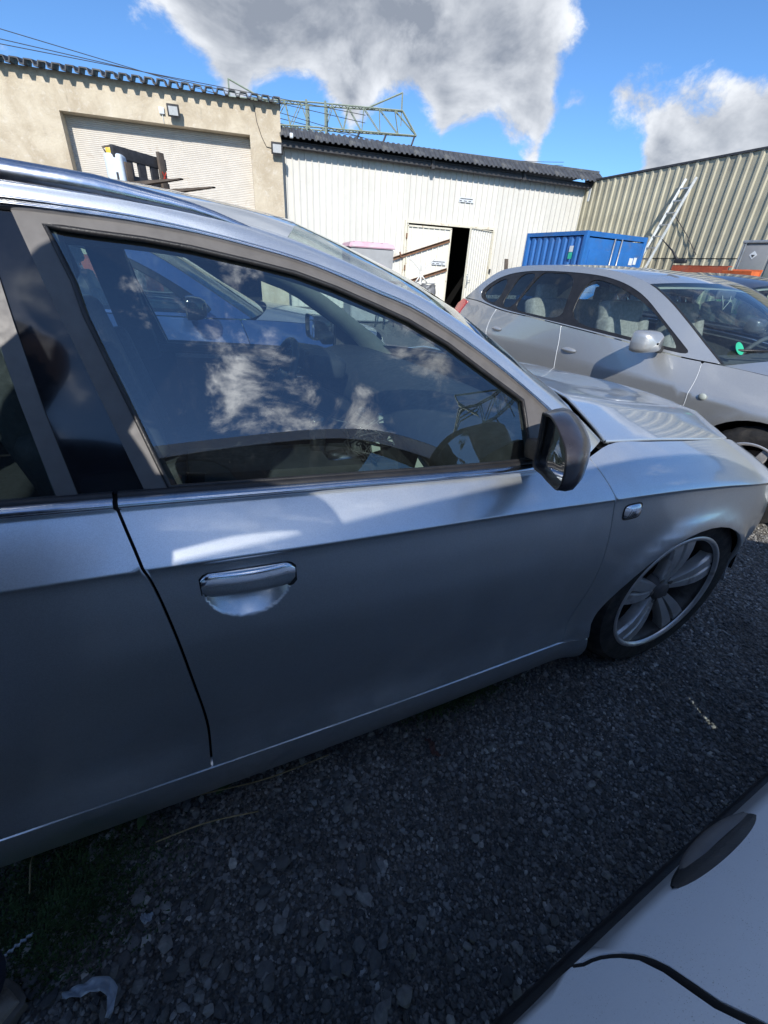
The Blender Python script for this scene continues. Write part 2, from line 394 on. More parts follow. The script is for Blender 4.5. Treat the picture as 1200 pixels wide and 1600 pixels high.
# ------------------------------------------------------------------ wheels, seats and other car fittings
def make_wheel(parent, c, Rt, rim, width, side=-1, style='double', name='wheel', steer=0, tread=True, m='alloy', cheap=False):
    """c = centre of the outer face; side -1: outer face looks to -y"""
    s = side; w = width
    V = []; F = []
    barrel = [(rim+.004, 0), (rim+.004, -s*.006), (rim-.008, -s*.012), (rim-.016, -s*.02), (rim-.022, -s*.06), (rim-.03, -s*w*.75), (rim+.002, -s*w*.95)]
    lathe(V, F, [(rim-.006, s*.004), (rim+.004, s*.004)]+barrel, 40, (0, 0, 0))
    o = mk(name, V, F, 'rim_dark', parent, smooth=True); o.location = c; o.rotation_euler = (0, 0, steer)
    V = []; F = []; lathe(V, F, [(rim-.012, -s*.004), (rim-.008, s*.006), (rim+.002, s*.007), (rim+.007, s*.002)], 60, (0, 0, 0)); mk('rim_lip', V, F, m, o, smooth=True)
    # tyre
    nseg = 60 if cheap else 132; V = []; F = []
    pr = [(rim-.006, 0), (rim+.006, s*.004), (rim+(Rt-rim)*.35, s*.005), (rim+(Rt-rim)*.7, s*.003), (Rt-.018, -s*.006), (Rt-.006, -s*.018), (Rt-.002, -s*.032)]
    y0 = -s*.032; y1 = -s*(w-.032); g = []
    for q in np.linspace(0, 1, 21):
        gro = .007 if any(abs(q-c_) < .03 for c_ in (.2, .4, .6, .8)) else 0
        g.append((Rt-gro, y0+(y1-y0)*q))
    pr = pr+g+[(Rt-.006, -s*(w-.018)), (Rt-.02, -s*w), (rim, -s*w)]
    kk = len(pr)
    def rm(i, j):
        if not tread or j < 5 or j > kk-3: return 0
        return -.006 if i % 3 == (0 if j < kk//2 else 1) else 0
    lathe(V, F, pr, nseg, (0, 0, 0), rm)
    t = mk('tyre', V, F, 'rubber', o, smooth=True); t.data.set_sharp_from_angle(angle=R(35))
    # spokes
    bm = bmesh.new()
    k = 5 if style in ('double', 'five') else 7
    for i in range(k):
        for e in ((-1, 1) if style == 'double' else (0,)):
            a0 = 2*math.pi*i/k+.35+e*.24; a1 = 2*math.pi*i/k+.35+e*.135
            rows = []
            for q in np.linspace(0, 1, 6):
                rad = .040+(rim-.010-.040)*q; a = a0+(a1-a0)*q**.6; dep = -s*(.026-.020*math.sin(q*math.pi*.8)-.006*q)
                hw = (.011+.0165*q) if style == 'double' else (.03-.004*q)
                cx, cz = rad*math.cos(a), rad*math.sin(a); tx, tz = -math.sin(a), math.cos(a); yb = dep-s*.040
                rows.append([bm.verts.new((cx+tx*h, y, cz+tz*h)) for h, y in ((-hw*.9, yb), (-hw, dep-s*.010), (-hw*.82, dep), (hw*.82, dep), (hw, dep-s*.010), (hw*.9, yb))])
            for r0, r1 in zip(rows, rows[1:]):
                for j in range(5): bm.faces.new((r0[j], r0[j+1], r1[j+1], r1[j]))
    sp = bmo('spokes', bm, m, o, smooth=True, sharp=25)
    V = []; F = []
    lathe(V, F, [(.001, s*-.014), (.030, s*-.014), (.034, s*-.018), (.036, s*-.024), (.062, s*-.030), (.066, s*-.06)], 24, (0, 0, 0))
    mk('hub_cap', V, F, 'frame_trim', o, smooth=True)
    bm = bmesh.new()
    for q in range(5):
        a = 2*math.pi*q/5+.6; g_ = bmesh.ops.create_cone(bm, cap_ends=True, segments=8, radius1=.009, radius2=.008, depth=.02)['verts']
        bmesh.ops.transform(bm, matrix=Matrix.Translation((.048*math.cos(a), -s*.030, .048*math.sin(a))) @ Matrix.Rotation(math.pi/2, 4, 'X'), verts=g_)
    props(bmo('wheel_bolts', bm, 'steel_bolt', o, True, 40), kind='stuff')
    V = []; F = []
    lathe(V, F, [(.03, -s*.075), (.155, -s*.075), (.155, -s*.10), (.03, -s*.10)], 32, (0, 0, 0))
    mk('brake_disc', V, F, 'brake', o)
    return o
def make_seat(parent, x, y, z, fabric, head=True, name='seat', lean=.24, w=.50, hw=.26):
    """x = front of the cushion, y = middle, z = cushion top"""
    bm = bmesh.new()
    add_box(bm, Vector((x-.25, y, z-.08)), (.52, w, .17), Matrix.Rotation(-.10, 3, 'Y'), .055, 3)
    for s in (-1, 1): add_box(bm, Vector((x-.25, y+s*(w/2-.05), z-.03)), (.46, .11, .15), Matrix.Rotation(-.10, 3, 'Y'), .045, 3)
    o = bmo(name, bm, fabric, parent, True, 60)
    bm = bmesh.new(); q = Matrix.Rotation(-lean, 3, 'Y'); bx = x-.52; L = .62
    c = Vector((bx, y, z))+q@Vector((0, 0, L*.48))
    add_box(bm, c, (.13, w-.06, L), q, .055, 3)
    for s in (-1, 1): add_box(bm, Vector((bx+.03, y+s*(w/2-.05), z))+q@Vector((0, 0, L*.42)), (.15, .10, L*.72), q, .045, 3)
    bmo('backrest', bm, fabric, o, True, 60)
    if head:
        bm = bmesh.new(); c = Vector((bx, y, z))+q@Vector((.01, 0, L+.13)); add_box(bm, c, (.10, hw, .18), q, .045, 3)
        bmo('headrest', bm, fabric, o, True, 60)
        V = []; F = []
        for s in (-1, 1): tube_into(V, F, [Vector((bx, y+s*.06, z))+q@Vector((.01, 0, L-.04)), Vector((bx, y+s*.06, z))+q@Vector((.01, 0, L+.06))], .006)
        mk('headrest_posts', V, F, 'chrome_dull', o, True)
    return o
def steering_wheel(parent, c, r=.185, m='black_plastic', tilt=.45):
    q = Matrix.Rotation(tilt, 3, 'Y'); c = Vector(c); V = []; F = []
    tube_into(V, F, [c+q@Vector((0, r*math.cos(a), r*math.sin(a))) for a in np.linspace(0, 2*math.pi, 32, False)], .017, 8, True)
    for a in (0, math.pi, -math.pi/2): tube_into(V, F, [c+q@Vector((.03, .04*math.cos(a), .04*math.sin(a))), c+q@Vector((0, r*math.cos(a), r*math.sin(a)))], .016, 6)
    o = mk('steering_wheel', V, F, m, parent, True)
    bm = bmesh.new(); add_box(bm, c+q@Vector((.02, 0, -.01)), (.05, .15, .12), q, .02); add_box(bm, c+q@Vector((.2, 0, 0)), (.34, .10, .10), q, .02)
    bmo('steering_hub', bm, m, o, True, 50)
    return o
def extrude_y(name, prof, y0, y1, m, parent, k=2, bulge=None, smooth=True):
    """closed x-z profile swept along y"""
    P = resample(list(prof)+[prof[0]], 40)[:-1]; rows = []
    ys = np.linspace(y0, y1, k)
    V = []; F = []; nn = len(P)
    for y in ys:
        t = (y-y0)/(y1-y0)*2-1
        for p in P: V.append((p[0]+(bulge(t) if bulge else 0), y, p[1]))
    for i in range(k-1):
        for j in range(nn): F.append((i*nn+j, i*nn+(j+1) % nn, (i+1)*nn+(j+1) % nn, (i+1)*nn+j))
    F.append(tuple(range(nn))[::-1]); F.append(tuple((k-1)*nn+j for j in range(nn)))
    o = mk(name, V, F, m, parent, smooth); o.data.set_sharp_from_angle(angle=R(40))
    return o
def door_mirror(parent, S, c, side, body, w=.20, h=.13, stem=.10):
    """c = middle of the glass (outer side); side -1: on the right of the car"""
    x, y, z = c; s = side
    rows = []
    for q, (sc, dx) in enumerate(((1, 0), (1.05, .015), (1.05, .045), (.96, .085), (.74, .115), (.10, .13))):
        ring = []
        for a in np.linspace(0, 2*math.pi, 28, False):
            ca, sa = math.cos(a), math.sin(a); e = .42
            px = math.copysign(abs(ca)**e, ca)*w/2; pz = math.copysign(abs(sa)**e, sa)*h/2
            ring.append((x+dx, y+s*(px*sc)*-1*-1, z+pz*sc*(1 if pz > 0 else .92)))
        rows.append(ring+[ring[0]])
    o = grid('door_mirror', rows, body, parent)
    ring = np.array(rows[0][:-1]); cen = ring.mean(0); inn = cen+(ring-cen)*.93; inn2 = inn.copy(); inn2[:, 0] += .012
    grid('mirror_bezel', [list(ring)+[ring[0]], list(inn)+[inn[0]], list(inn2)+[inn2[0]]], 'black_plastic', o)
    V = [tuple(cen+np.array([.012, 0, 0]))]+[tuple(p) for p in inn2]; mk('mirror_glass', V, [(0, 1+(i+1) % 28, 1+i) for i in range(28)], 'mirror_glass', o)
    bm = bmesh.new(); bar_between(bm, (x+.05, y-s*w*.35, z-.02), (x+.06, y-s*(w*.5+stem), z-.05), .07, .05, .015); bmo('mirror_stem', bm, 'black_plastic', o, True, 50)
    return o
# ------------------------------------------------------------------ generic body pieces shared by the cars
def arch_pts(xw, zw, rx, rz, zb, k=22):
    """outline of a wheel arch from its front foot over the top to its rear foot"""
    a0 = math.asin(max(-1, min(1, (zb-zw)/rz)))
    return [(xw+rx*math.cos(a), zw+rz*math.sin(a)) for a in np.linspace(a0, math.pi-a0, k)]
def yz3(S, pts, off=0.):
    P = np.array(pts, float); Y = S(P[:, 0], P[:, 1])+off
    return np.stack([P[:, 0], Y, P[:, 1]], 1)
def mir(P, W):
    Q = np.array(P, float).copy(); Q[:, 1] = W-Q[:, 1]; return Q
def across(R3, W, k, crown, bow):
    """rows from the right edge line R3 to its mirror image; crown(t) lifts the middle, bow(t) moves it forward"""
    R3 = np.array(R3, float); L3 = mir(R3, W); rows = []
    for i in range(len(R3)):
        t = i/(len(R3)-1); row = []
        for v in np.linspace(0, 1, k):
            p = R3[i]*(1-v)+L3[i]*v; e = 1-(2*v-1)**2; e = e*.75+.25*(1-(2*v-1)**4)
            row.append((p[0]+bow(t)*e, p[1], p[2]+crown(t)*e))
        rows.append(row)
    return rows

# ================================================================== the silver estate car beside the camera
WA = 1.855
estate = thing('estate_car', 'silver estate car without front bumper, its passenger side filling the foreground', 'car', (0, 0, 0))
SA = Surf(WA,
    plan=[(-3.95,.24),(-3.7,.14),(-3.4,.08),(-2.8,.03),(-2.2,.006),(-1.6,0),(-1.0,.001),(-.5,.010),(0,.019),(.3,.045),(.5,.095),(.65,.165),(.8,.30)],
    crease=[(-3.8,.90),(-2.8,.886),(-1.762,.868),(-1.578,.861),(-1.287,.848),(-.833,.829),(-.493,.808),(-.14,.786),(.29,.728),(.65,.655)],
    top=[(-3.9,.995),(-2.8,.972),(-1.76,.947),(-1.6,.939),(-1.26,.919),(-.708,.888),(-.52,.886),(-.39,.903),(-.2,.888),(0,.865),(.355,.815),(.65,.725)],
    ytop=[(-3.9,.086),(-.9,.086),(-.7,.088),(-.52,.108),(-.4,.145),(-.2,.156),(0,.165),(.355,.19),(.65,.20)],
    zs=.312, low=[(0,0),(.006,.0022),(.014,.0034),(.03,.0036),(.07,.002),(.15,-.003),(.3,-.012),(.42,-.0155),(.55,-.0135),(.68,-.005),(.8,.004),(.88,.005),(.95,-.002),(1.0,-.006),(1.06,-.004),(1.3,.035),(1.4,.06)],
    a=[(-3.9,.62),(-.6,.62),(-.35,.45),(.65,.4)], flare=[(-.05,.335,.376,.313,.018),(-2.843,.335,.375,.31,.014)],
    dish=[(-1.421,.797,.077,.069,.036)])
# --- outlines measured on the car (metres)
GAPF = [(-.500,.884),(-.494,.85),(-.486,.806),(-.476,.72),(-.478,.62),(-.488,.52),(-.500,.42),(-.516,.317)]
GAPB = [(-1.604,.936),(-1.577,.856),(-1.557,.74),(-1.545,.61),(-1.539,.45),(-1.549,.314)]
GAPR = [(-2.66,.965),(-2.60,.86),(-2.52,.74),(-2.44,.60),(-2.38,.45),(-2.36,.314)]
gf = [tuple(p) for p in resample(GAPF, 26)]; gb = [tuple(p) for p in resample(GAPB, 26)]; gr = [tuple(p) for p in resample(GAPR, 20)]
def topline(S, x0, x1, k=24, dz=-.002): return [(x, float(S.top(x))+dz) for x in np.linspace(x0, x1, k)]
def sh(pts, dx): return [(x+dx, z) for x, z in pts]
g = .0025
fd_poly = sh(gf, -g) + [(x, .287) for x in np.linspace(-.50, -1.545, 20)][0:0] + [(-.519-g, .3165)] + sh(gb[::-1], g) + topline(SA, -1.597, -.51)
hx, hz = np.meshgrid(np.arange(-1.512, -1.332, .0045), np.arange(.718, .828, .0045)); HD = np.stack([hx.ravel(), hz.ravel()], 1)
cz = []
for dz in (-.026, -.016, -.010, -.0065, -.0035, -.0008, .003, .008, .016):
    xs = np.arange(-3.6, .6, .014); cz.append(np.stack([xs, SA.crease(xs)+dz], 1))
CRE = np.vstack(cz)
for mirrored in (False, True):
    fd = panel('front_door', fd_poly, SA, 'silver', estate, .03, mirror=mirrored, extra=None if mirrored else np.vstack([HD, CRE]))
    rear_poly = sh(gb, -g)+[(-1.551-g, .314), (-2.36+g, .314)]+sh(gr[::-1], g)+topline(SA, -2.65, -1.61)
    rd = panel('rear_door', rear_poly, SA, 'silver', estate, .04, mirror=mirrored, extra=None if mirrored else CRE)
    ar = arch_pts(-.05, .335, .372, .308, .315)
    fen_poly = sh(gf, g)+[(-.513, .315), (-.44, .305)]+[(x, z) for x, z in ar[::-1]][0:22]+[(.335, .41), (.38, .45), (.45, .50), (.48, .55), (.495, .61), (.495, .665), (.475, .72)]+topline(SA, .45, -.495, 30)
    fe = panel('front_fender', fen_poly, SA, 'silver', estate, .03, mirror=mirrored, extra=None if mirrored else CRE)
    ar2 = arch_pts(-2.843, .335, .372, .31, .29)
    qp = sh(gr, -g)+[(-2.37, .314)]+ar2[0:1]+ar2[1:]+[(-3.4, .29), (-3.75, .36), (-3.86, .6), (-3.84, .9), (-3.80, .985)]+topline(SA, -3.78, -2.67, 26)
    panel('rear_quarter', qp, SA, 'silver', estate, .05, mirror=mirrored)
    panel('sill', [(x, .304) for x in np.linspace(-.42, -2.46, 24)]+[(x, .165) for x in np.linspace(-2.46, -.36, 24)], SA, 'silver', estate, .03, mirror=mirrored, off=.003, thick=.05)
    # dark inner skin behind the gaps
    panel('inner_skin', [(-.30,.87),(-.36,.70),(-.44,.50),(-.5,.20),(-2.4,.20),(-2.5,.6),(-2.75,.955),(-1.6,.93),(-.7,.875)], SA, 'void', estate, .08, mirror=mirrored, off=.030, thick=0)
    # inner door trim
    for nm, x0, x1 in (('door_trim', -1.50, -.56), ('door_trim', -2.45, -1.66)):
        tp = [(x0,.34),(x1,.34)]+[(x, float(SA.top(x))+.012) for x in np.linspace(x1, x0, 12)]
        panel(nm, tp, SA, 'cabin_dark', estate, .06, mirror=mirrored, off=.085, thick=.03)
    # belt mouldings
    for x0, x1 in ((-1.601, -.705), (-2.66, -1.6085)):
        P = []
        for x in np.linspace(x0, x1, 40):
            zt = float(SA.top(x)); y = float(SA(x, zt-.001)); P.append([(x, y-.002+b, zt+c) for b, c in ((.0, -.002), (-.006, .002), (-.007, .007), (-.002, .013), (.012, .016), (.03, .014))])
        P = np.array(P)
        if mirrored: P[..., 1] = WA-P[..., 1]
        grid('belt_moulding', P, 'chrome_dull', estate, flip=mirrored)
        Q = np.array([[(x, float(SA(x, float(SA.top(x))-.001))+b, float(SA.top(x))+c) for b, c in ((.008, .0155), (.010, .020), (.016, .0215), (.03, .018))] for x in np.linspace(x0, x1, 40)])
        if mirrored: Q[..., 1] = WA-Q[..., 1]
        grid('belt_seal', Q, 'black_plastic', estate, flip=mirrored)
# --- greenhouse
GT = [(-1.63,.274,1.335),(-1.564,.273,1.33),(-1.497,.273,1.326),(-1.425,.272,1.318),(-1.32,.267,1.301),(-1.249,.262,1.288),(-1.172,.254,1.266),(-1.092,.243,1.238),(-1.017,.232,1.21),(-.923,.216,1.164),(-.819,.192,1.099),(-.722,.17,1.04)]
CU = [(-3.45,.33,1.30),(-3.0,.31,1.348),(-2.4,.297,1.369),(-1.9,.292,1.371),(-1.678,.29,1.369),(-1.6,.289,1.365),(-1.514,.288,1.359),(-1.42,.286,1.347),(-1.315,.28,1.329),(-1.245,.275,1.314),(-1.168,.267,1.293),(-1.087,.257,1.266),(-1.013,.248,1.242),(-.919,.231,1.195),(-.814,.209,1.134),(-.701,.18,1.059),(-.60,.150,.985),(-.512,.118,.893)]
CL = [(-3.45,.325,1.285),(-3.0,.305,1.333),(-2.4,.29,1.355),(-1.9,.285,1.356),(-1.681,.283,1.354),(-1.602,.282,1.352),(-1.516,.283,1.347),(-1.421,.281,1.338),(-1.317,.276,1.321),(-1.246,.271,1.307),(-1.17,.263,1.285),(-1.089,.253,1.257),(-1.014,.244,1.233),(-.92,.227,1.188),(-.816,.205,1.127),(-.702,.177,1.052),(-.605,.150,.977),(-.518,.118,.888)]
RE = [(-3.52,.37,1.335),(-3.0,.345,1.385),(-2.4,.335,1.402),(-1.9,.333,1.402),(-1.68,.333,1.397),(-1.6,.333,1.393),(-1.51,.333,1.387),(-1.414,.335,1.376),(-1.31,.34,1.362),(-1.243,.345,1.348),(-1.13,.331,1.313),(-1.035,.318,1.28),(-.943,.303,1.246),(-.850,.287,1.201),(-.737,.262,1.134),(-.612,.234,1.053),(-.516,.213,.994),(-.402,.178,.905)]
bt = lambda x, d=.020: float(SA.top(x))+d
glr = [(-1.63,1.335),(-1.607,1.262),(-1.6,1.216),(-1.562,1.088),(-1.524,bt(-1.524))]
frr = [(-1.669,1.352),(-1.646,1.26),(-1.635,1.22),(-1.614,1.146),(-1.562,bt(-1.562,.017))]
bpf = [(-1.712,1.352),(-1.699,1.258),(-1.693,1.202),(-1.678,1.082),(-1.657,bt(-1.657,.017))]
rgf = [(-1.742,1.334),(-1.716,1.175),(-1.707,1.1),(-1.686,bt(-1.686))]
cl2 = [(x, z) for x, y, z in CL]
front_glass = [(x, z) for x, y, z in GT]+[(-.717,1.0),(-.713,.949),(-.711,bt(-.711))]+[(x, bt(x)) for x in np.linspace(-.75, -1.50, 16)]+glr[::-1][:-1]
rear_top = [(-2.55,1.325),(-2.3,1.336),(-2.0,1.338)]
rear_glass = rgf+[(x, bt(x)) for x in np.linspace(-1.72, -2.52, 12)]+[(-2.60,1.10)]+rear_top
q_glass = [(-2.72,1.315),(-3.05,1.295),(-3.32,1.25),(-3.42,1.18),(-3.36,1.05),(-3.3,bt(-3.3))]+[(x, bt(x)) for x in np.linspace(-3.2, -2.62, 8)]
ff_out = [frr[0]]+[p for p in cl2 if -1.66 < p[0] < -.53]+[(-.518,.890)]+[(x, bt(x, .016)) for x in np.linspace(-.56, -1.55, 22)]+frr[::-1][:-1]
rf_out = [bpf[0]]+bpf[1:]+[(x, bt(x, .016)) for x in np.linspace(-1.70, -2.60, 16)]+[(-2.70,1.345),(-2.4,1.353),(-1.9,1.354)]
qf_out = [(-2.705,1.345),(-3.0,1.331),(-3.45,1.283),(-3.62,1.05),(-3.66,bt(-3.66,.004))]+[(x, bt(x, .006)) for x in np.linspace(-3.6, -2.61, 14)]
def rs(p, k): return [tuple(q) for q in resample(p, k)]
for mirrored in (False, True):
    panel('front_window_frame', ff_out, SA, 'frame_trim', estate, .03, holes=[front_glass], mirror=mirrored, thick=.02)
    panel('front_window', front_glass, SA, 'near_glass', estate, .05, off=.008, thick=0, mirror=mirrored)
    fg_ = yz3(SA, densify(front_glass, .03)); fg_[:, 1] += .001; fg_[:, 1] = WA-fg_[:, 1] if mirrored else fg_[:, 1]
    tube('window_seal', fg_.tolist(), .0045, 'black_plastic', estate, 6, True)
    panel('pillar_trim', rs(frr, 14)+rs(bpf, 14)[::-1], SA, 'gloss_black', estate, .03, off=.004, mirror=mirrored)
    panel('rear_window_frame', rf_out, SA, 'frame_trim', estate, .04, holes=[rear_glass], mirror=mirrored, thick=.02)
    panel('rear_window', rear_glass, SA, 'near_glass', estate, .08, off=.008, thick=0, mirror=mirrored)
    panel('quarter_frame', qf_out, SA, 'silver', estate, .05, holes=[q_glass], mirror=mirrored)
    panel('quarter_window', q_glass, SA, 'dark_glass', estate, .1, off=.006, thick=0, mirror=mirrored)
    # raised lip of the front frame beside the pillar and along the top, a thin proud bead
    fx = lambda P: mir(P, WA) if mirrored else np.array(P, float)
    a = resample(CU, 90); b = resample(RE, 90)
    rows = []
    for q in np.linspace(0, 1, 7):
        p = a*(1-q)+b*q; p[:, 2] += .010*math.sin(q*math.pi); p[:, 1] -= .006*math.sin(q*math.pi); rows.append(fx(p))
    grid('roof_side', rows, 'silver', estate, flip=not mirrored)
    cu, cl = resample(CU, 90), resample(CL, 90); rows = []
    for q, o_ in ((-.12, -.004), (0, .002), (.08, .005), (.18, .0065), (.30, .0062), (.42, .0035), (.5, .002), (.58, .0035), (.68, .0062), (.8, .006), (.9, .0042), (1, .0015), (1.06, -.003)):
        p = cu*(1-q)+cl*q; p[:, 1] -= o_; p[:, 2] += o_*.45; rows.append(fx(p))
    grid('roof_trim', rows, 'chrome', estate, flip=mirrored is False)
    # inner upper trim seen through the glass
    rows = [fx(resample([(x, y+.03, z-.004) for x, y, z in CL], 60)), fx(resample([(x, y+.075, z-.035) for x, y, z in CL], 60)), fx(resample([(x, y+.05, z-.005) for x, y, z in RE], 60))]
    grid('pillar_lining', rows, 'cabin_pale', estate, flip=not mirrored)
    box('middle_pillar', (-1.655, WA-.22 if mirrored else .22, 1.12), (.13, .05, .52), 'cabin_mid', estate, Matrix.Rotation((1 if mirrored else -1)*.40, 3, 'X') @ Matrix.Rotation(-.12, 3, 'Y'), .015)
    # roof rail
    yy = .310
    rp = [(-3.30,yy+.02,1.37),(-3.22,yy+.015,1.398),(-3.05,yy+.01,1.41),(-2.6,yy,1.424),(-2.1,yy,1.424),(-1.68,yy,1.411),(-1.611,yy,1.407),(-1.549,yy,1.403),(-1.483,yy,1.395),(-1.411,yy,1.386),(-1.329,yy,1.366),(-1.275,yy+.002,1.351),(-1.244,yy+.004,1.342)]
    rr = resample(rp, 60); w = np.interp(np.linspace(0, 1, 60), [0, .06, .85, 1], [.3, 1, 1, .12])
    V = []; F = []; tube_into(V, F, [tuple(p-np.array([0, 0, .011])) for p in fx(rr)], [.0175*q for q in w], 14, squash=(.8, 1.05)); mk('roof_rail', V, F, 'chrome_dull', estate, True)
    # wheel house and inner wing
    yb = WA-.42 if mirrored else .04
    for xw in (-.03, -2.843):
        V = []; F = []; pts = arch_pts(xw, .335, .385, .345, .36, 20)
        for (x, z) in pts:
            for y in (.035, .42): V.append((x, WA-y if mirrored else y, z))
        for i in range(19): F.append((2*i, 2*i+1, 2*i+3, 2*i+2))
        F.append(tuple(range(1, 40, 2)))
        mk('wheel_house', V, F, 'void', estate)
# roof skin, windscreen, bonnet
re = np.array(RE); ihead = 9
roof = resample(RE[:ihead+1], 40)
grid('roof', across(roof, WA, 21, lambda t: .062, lambda t: .10*t**6-.05*(1-t)**6), 'silver', estate, flip=True)
inner = roof.copy(); inner[:, 2] -= .03
grid('headliner', across(inner, WA, 13, lambda t: .05, lambda t: .10*t**6), 'cabin_mid', estate)
ws = resample(RE[ihead:], 26); ws[:, 0] -= .004
ws[-1] = (-.47, .205, .945); ws = resample([tuple(p) for p in ws[:-3]]+[(-.47, .205, .947)], 22)
grid('windscreen', across(ws, WA, 21, lambda t: .062*(1-t)+.012*t, lambda t: .10+.10*t), 'near_glass', estate, flip=True)
V = [];
cowl = [np.array([(-.50,.20,.925),(-.40,.19,.90),(-.36,.20,.86)])]
grid('cowl', across(resample([(-.50,.20,.938),(-.45,.19,.91),(-.38,.19,.87),(-.30,.19,.85)], 6), WA, 15, lambda t: .03, lambda t: .20-.05*t), 'black_plastic', estate, flip=True)
hood = [(-.398,.166,.910),(-.2,.175,.893),(0,.189,.870),(.2,.211,.844),(.30,.232,.829),(.37,.256,.814),(.42,.29,.798),(.46,.335,.780)]
hr = resample(hood, 28); hrows = across(hr, WA, 25, lambda t: .075*(1-t)+.035*t, lambda t: .13*(1-t)**3+.26*t**3)
H = np.array(hrows)
for j in range(25):                                            # two long swages in the bonnet
    v = j/24; H[:, j, 2] += .010*(math.exp(-((v-.17)/.05)**2)+math.exp(-((v-.83)/.05)**2))
bon = grid('bonnet', H, 'silver', estate, flip=True)
edge = H[:, 0].copy(); lip = np.array([[tuple(p+np.array(o_)) for o_ in ((0, 0, 0), (0, -.003, -.003), (0, -.002, -.008), (0, .006, -.010), (0, .014, -.007))] for p in edge])
grid('bonnet_lip', lip, 'silver', bon)
re_ = H[0].copy(); grid('bonnet_rear_edge', np.array([[tuple(p+np.array(o_)) for o_ in ((0, 0, 0), (-.004, 0, -.003), (-.004, 0, -.010), (.02, 0, -.012))] for p in re_]), 'silver', bon, flip=True)
fe_ = H[-1].copy(); grid('bonnet_front_edge', np.array([[tuple(p+np.array(o_)) for o_ in ((0, 0, 0), (.010, 0, -.012), (.010, 0, -.03), (-.02, 0, -.035))] for p in fe_]), 'silver', bon)
# front carrier where the bumper is missing, engine bay floor, tail, underbody
bm = bmesh.new()
add_box(bm, Vector((.42, WA/2, .62)), (.08, 1.20, .07)); add_box(bm, Vector((.42, WA/2, .40)), (.06, 1.15, .34)); add_box(bm, Vector((.52, WA/2, .48)), (.06, 1.10, .10), None, .02)
bmo('front_carrier', bm, 'void', estate)
box('engine_bay', (.02, WA/2, .60), (.9, 1.15, .34), 'void', estate)
box('underbody', (-1.65, WA/2, .235), (4.0, 1.56, .10), 'void', estate)
tail = resample([(-3.80,.16,.99),(-3.84,.18,.8),(-3.86,.18,.6),(-3.80,.18,.38)], 10); grid('tailgate', across(tail, WA, 11, lambda t: 0, lambda t: -.12), 'silver', estate, flip=True)
rw = resample([(-3.52,.37,1.335),(-3.68,.30,1.15),(-3.80,.20,.99)], 8); grid('rear_screen', across(rw, WA, 11, lambda t: .06*(1-t), lambda t: -.05-.07*t), 'dark_glass', estate, flip=True)
# wheels
make_wheel(estate, (-.006, .034, .335), .331, .238, .235, -1, steer=R(-.5), name='wheel')
make_wheel(estate, (-2.843, .03, .335), .335, .236, .235, -1)
make_wheel(estate, (-.005, WA-.022, .335), .335, .236, .235, 1, cheap=True); make_wheel(estate, (-2.843, WA-.03, .335), .335, .236, .235, 1, cheap=True)
# door handle, right hand front and rear door
for dx, cut in ((0, 0), (-1.03, .03)):
    if dx == 0:
        xs = np.linspace(-1.500, -1.336, 24); rows = []; top = []
        for x in xs:
            e = min(1, (x+1.5035)/.014, (-1.3325-x)/.014); e = max(.02, e)**.42; y = .002-.010*(1-((x+1.42)/.085)**2)
            zt = .829-(x+1.5)*.055; h = .045*e
            ring = [(x, y+dy, zt-.022+dz*h) for dy, dz in ((.018, .5), (.005, .52), (.0, .42), (-.003, .1), (-.004, -.3), (-.003, -.47), (.004, -.52), (.02, -.5))]; rows.append(ring)
            top.append([(x, y+dy-.001, zt-.022+dz*h) for dy, dz in ((.018, .53), (.004, .55), (-.002, .42), (-.0045, .10))])
        h_ = grid('door_handle', rows, 'silver', estate, flip=True); grid('handle_trim', top, 'chrome', h_, flip=True)
        ol = [(p[1][0], p[1][2]+.003) for p in rows]+[(p[-2][0], p[-2][2]-.003) for p in rows[::-1]]; cx_ = -1.418; P_ = yz3(SA, [(cx_+(x-cx_)*1.025, z) for x, z in ol])-np.array([0, .0012, 0]); mk('handle_seal', P_, [(i, i+1, 47-i-1, 47-i) for i in range(23)], 'black_plastic', h_)
        dr = [(-1.422+.081*math.cos(a), .792+.066*math.sin(a)) for a in np.linspace(math.pi*1.02, math.pi*1.98, 24)]
# side repeater
rx, rz = -.405, .760
ring = [(rx+math.copysign(abs(math.cos(a))**.5, math.cos(a))*.033, rz+math.copysign(abs(math.sin(a))**.5, math.sin(a))*.020) for a in np.linspace(0, 2*math.pi, 24, False)]
P3 = yz3(SA, ring); cen = P3.mean(0)-np.array([0, .009, 0]); V = [tuple(cen)]+[tuple(p) for p in cen+(P3-cen)*.75-np.array([0, .006, 0])]+[tuple(p-np.array([0, .002, 0])) for p in P3]
rp_ = mk('side_repeater', V, [(0, 1+i, 1+(i+1) % 24) for i in range(24)]+[(1+i, 25+i, 25+(i+1) % 24, 1+(i+1) % 24) for i in range(24)], 'chrome', estate, True)
P4 = yz3(SA, [(rx+(x-rx)*1.15, rz+(z-rz)*1.2) for x, z in ring])-np.array([0, .0008, 0]); mk('repeater_seal', [tuple(P4.mean(0))]+[tuple(p) for p in P4], [(0, 1+i, 1+(i+1) % 24) for i in range(24)], 'black_plastic', rp_)
bm = bmesh.new()
for q in range(5): add_box(bm, Vector((rx-.018+q*.009, cen[1]+.001, rz)), (.003, .003, .026), Matrix.Rotation(.5, 3, 'Y'))
bmo('repeater_lens', bm, 'lens_clear', rp_)
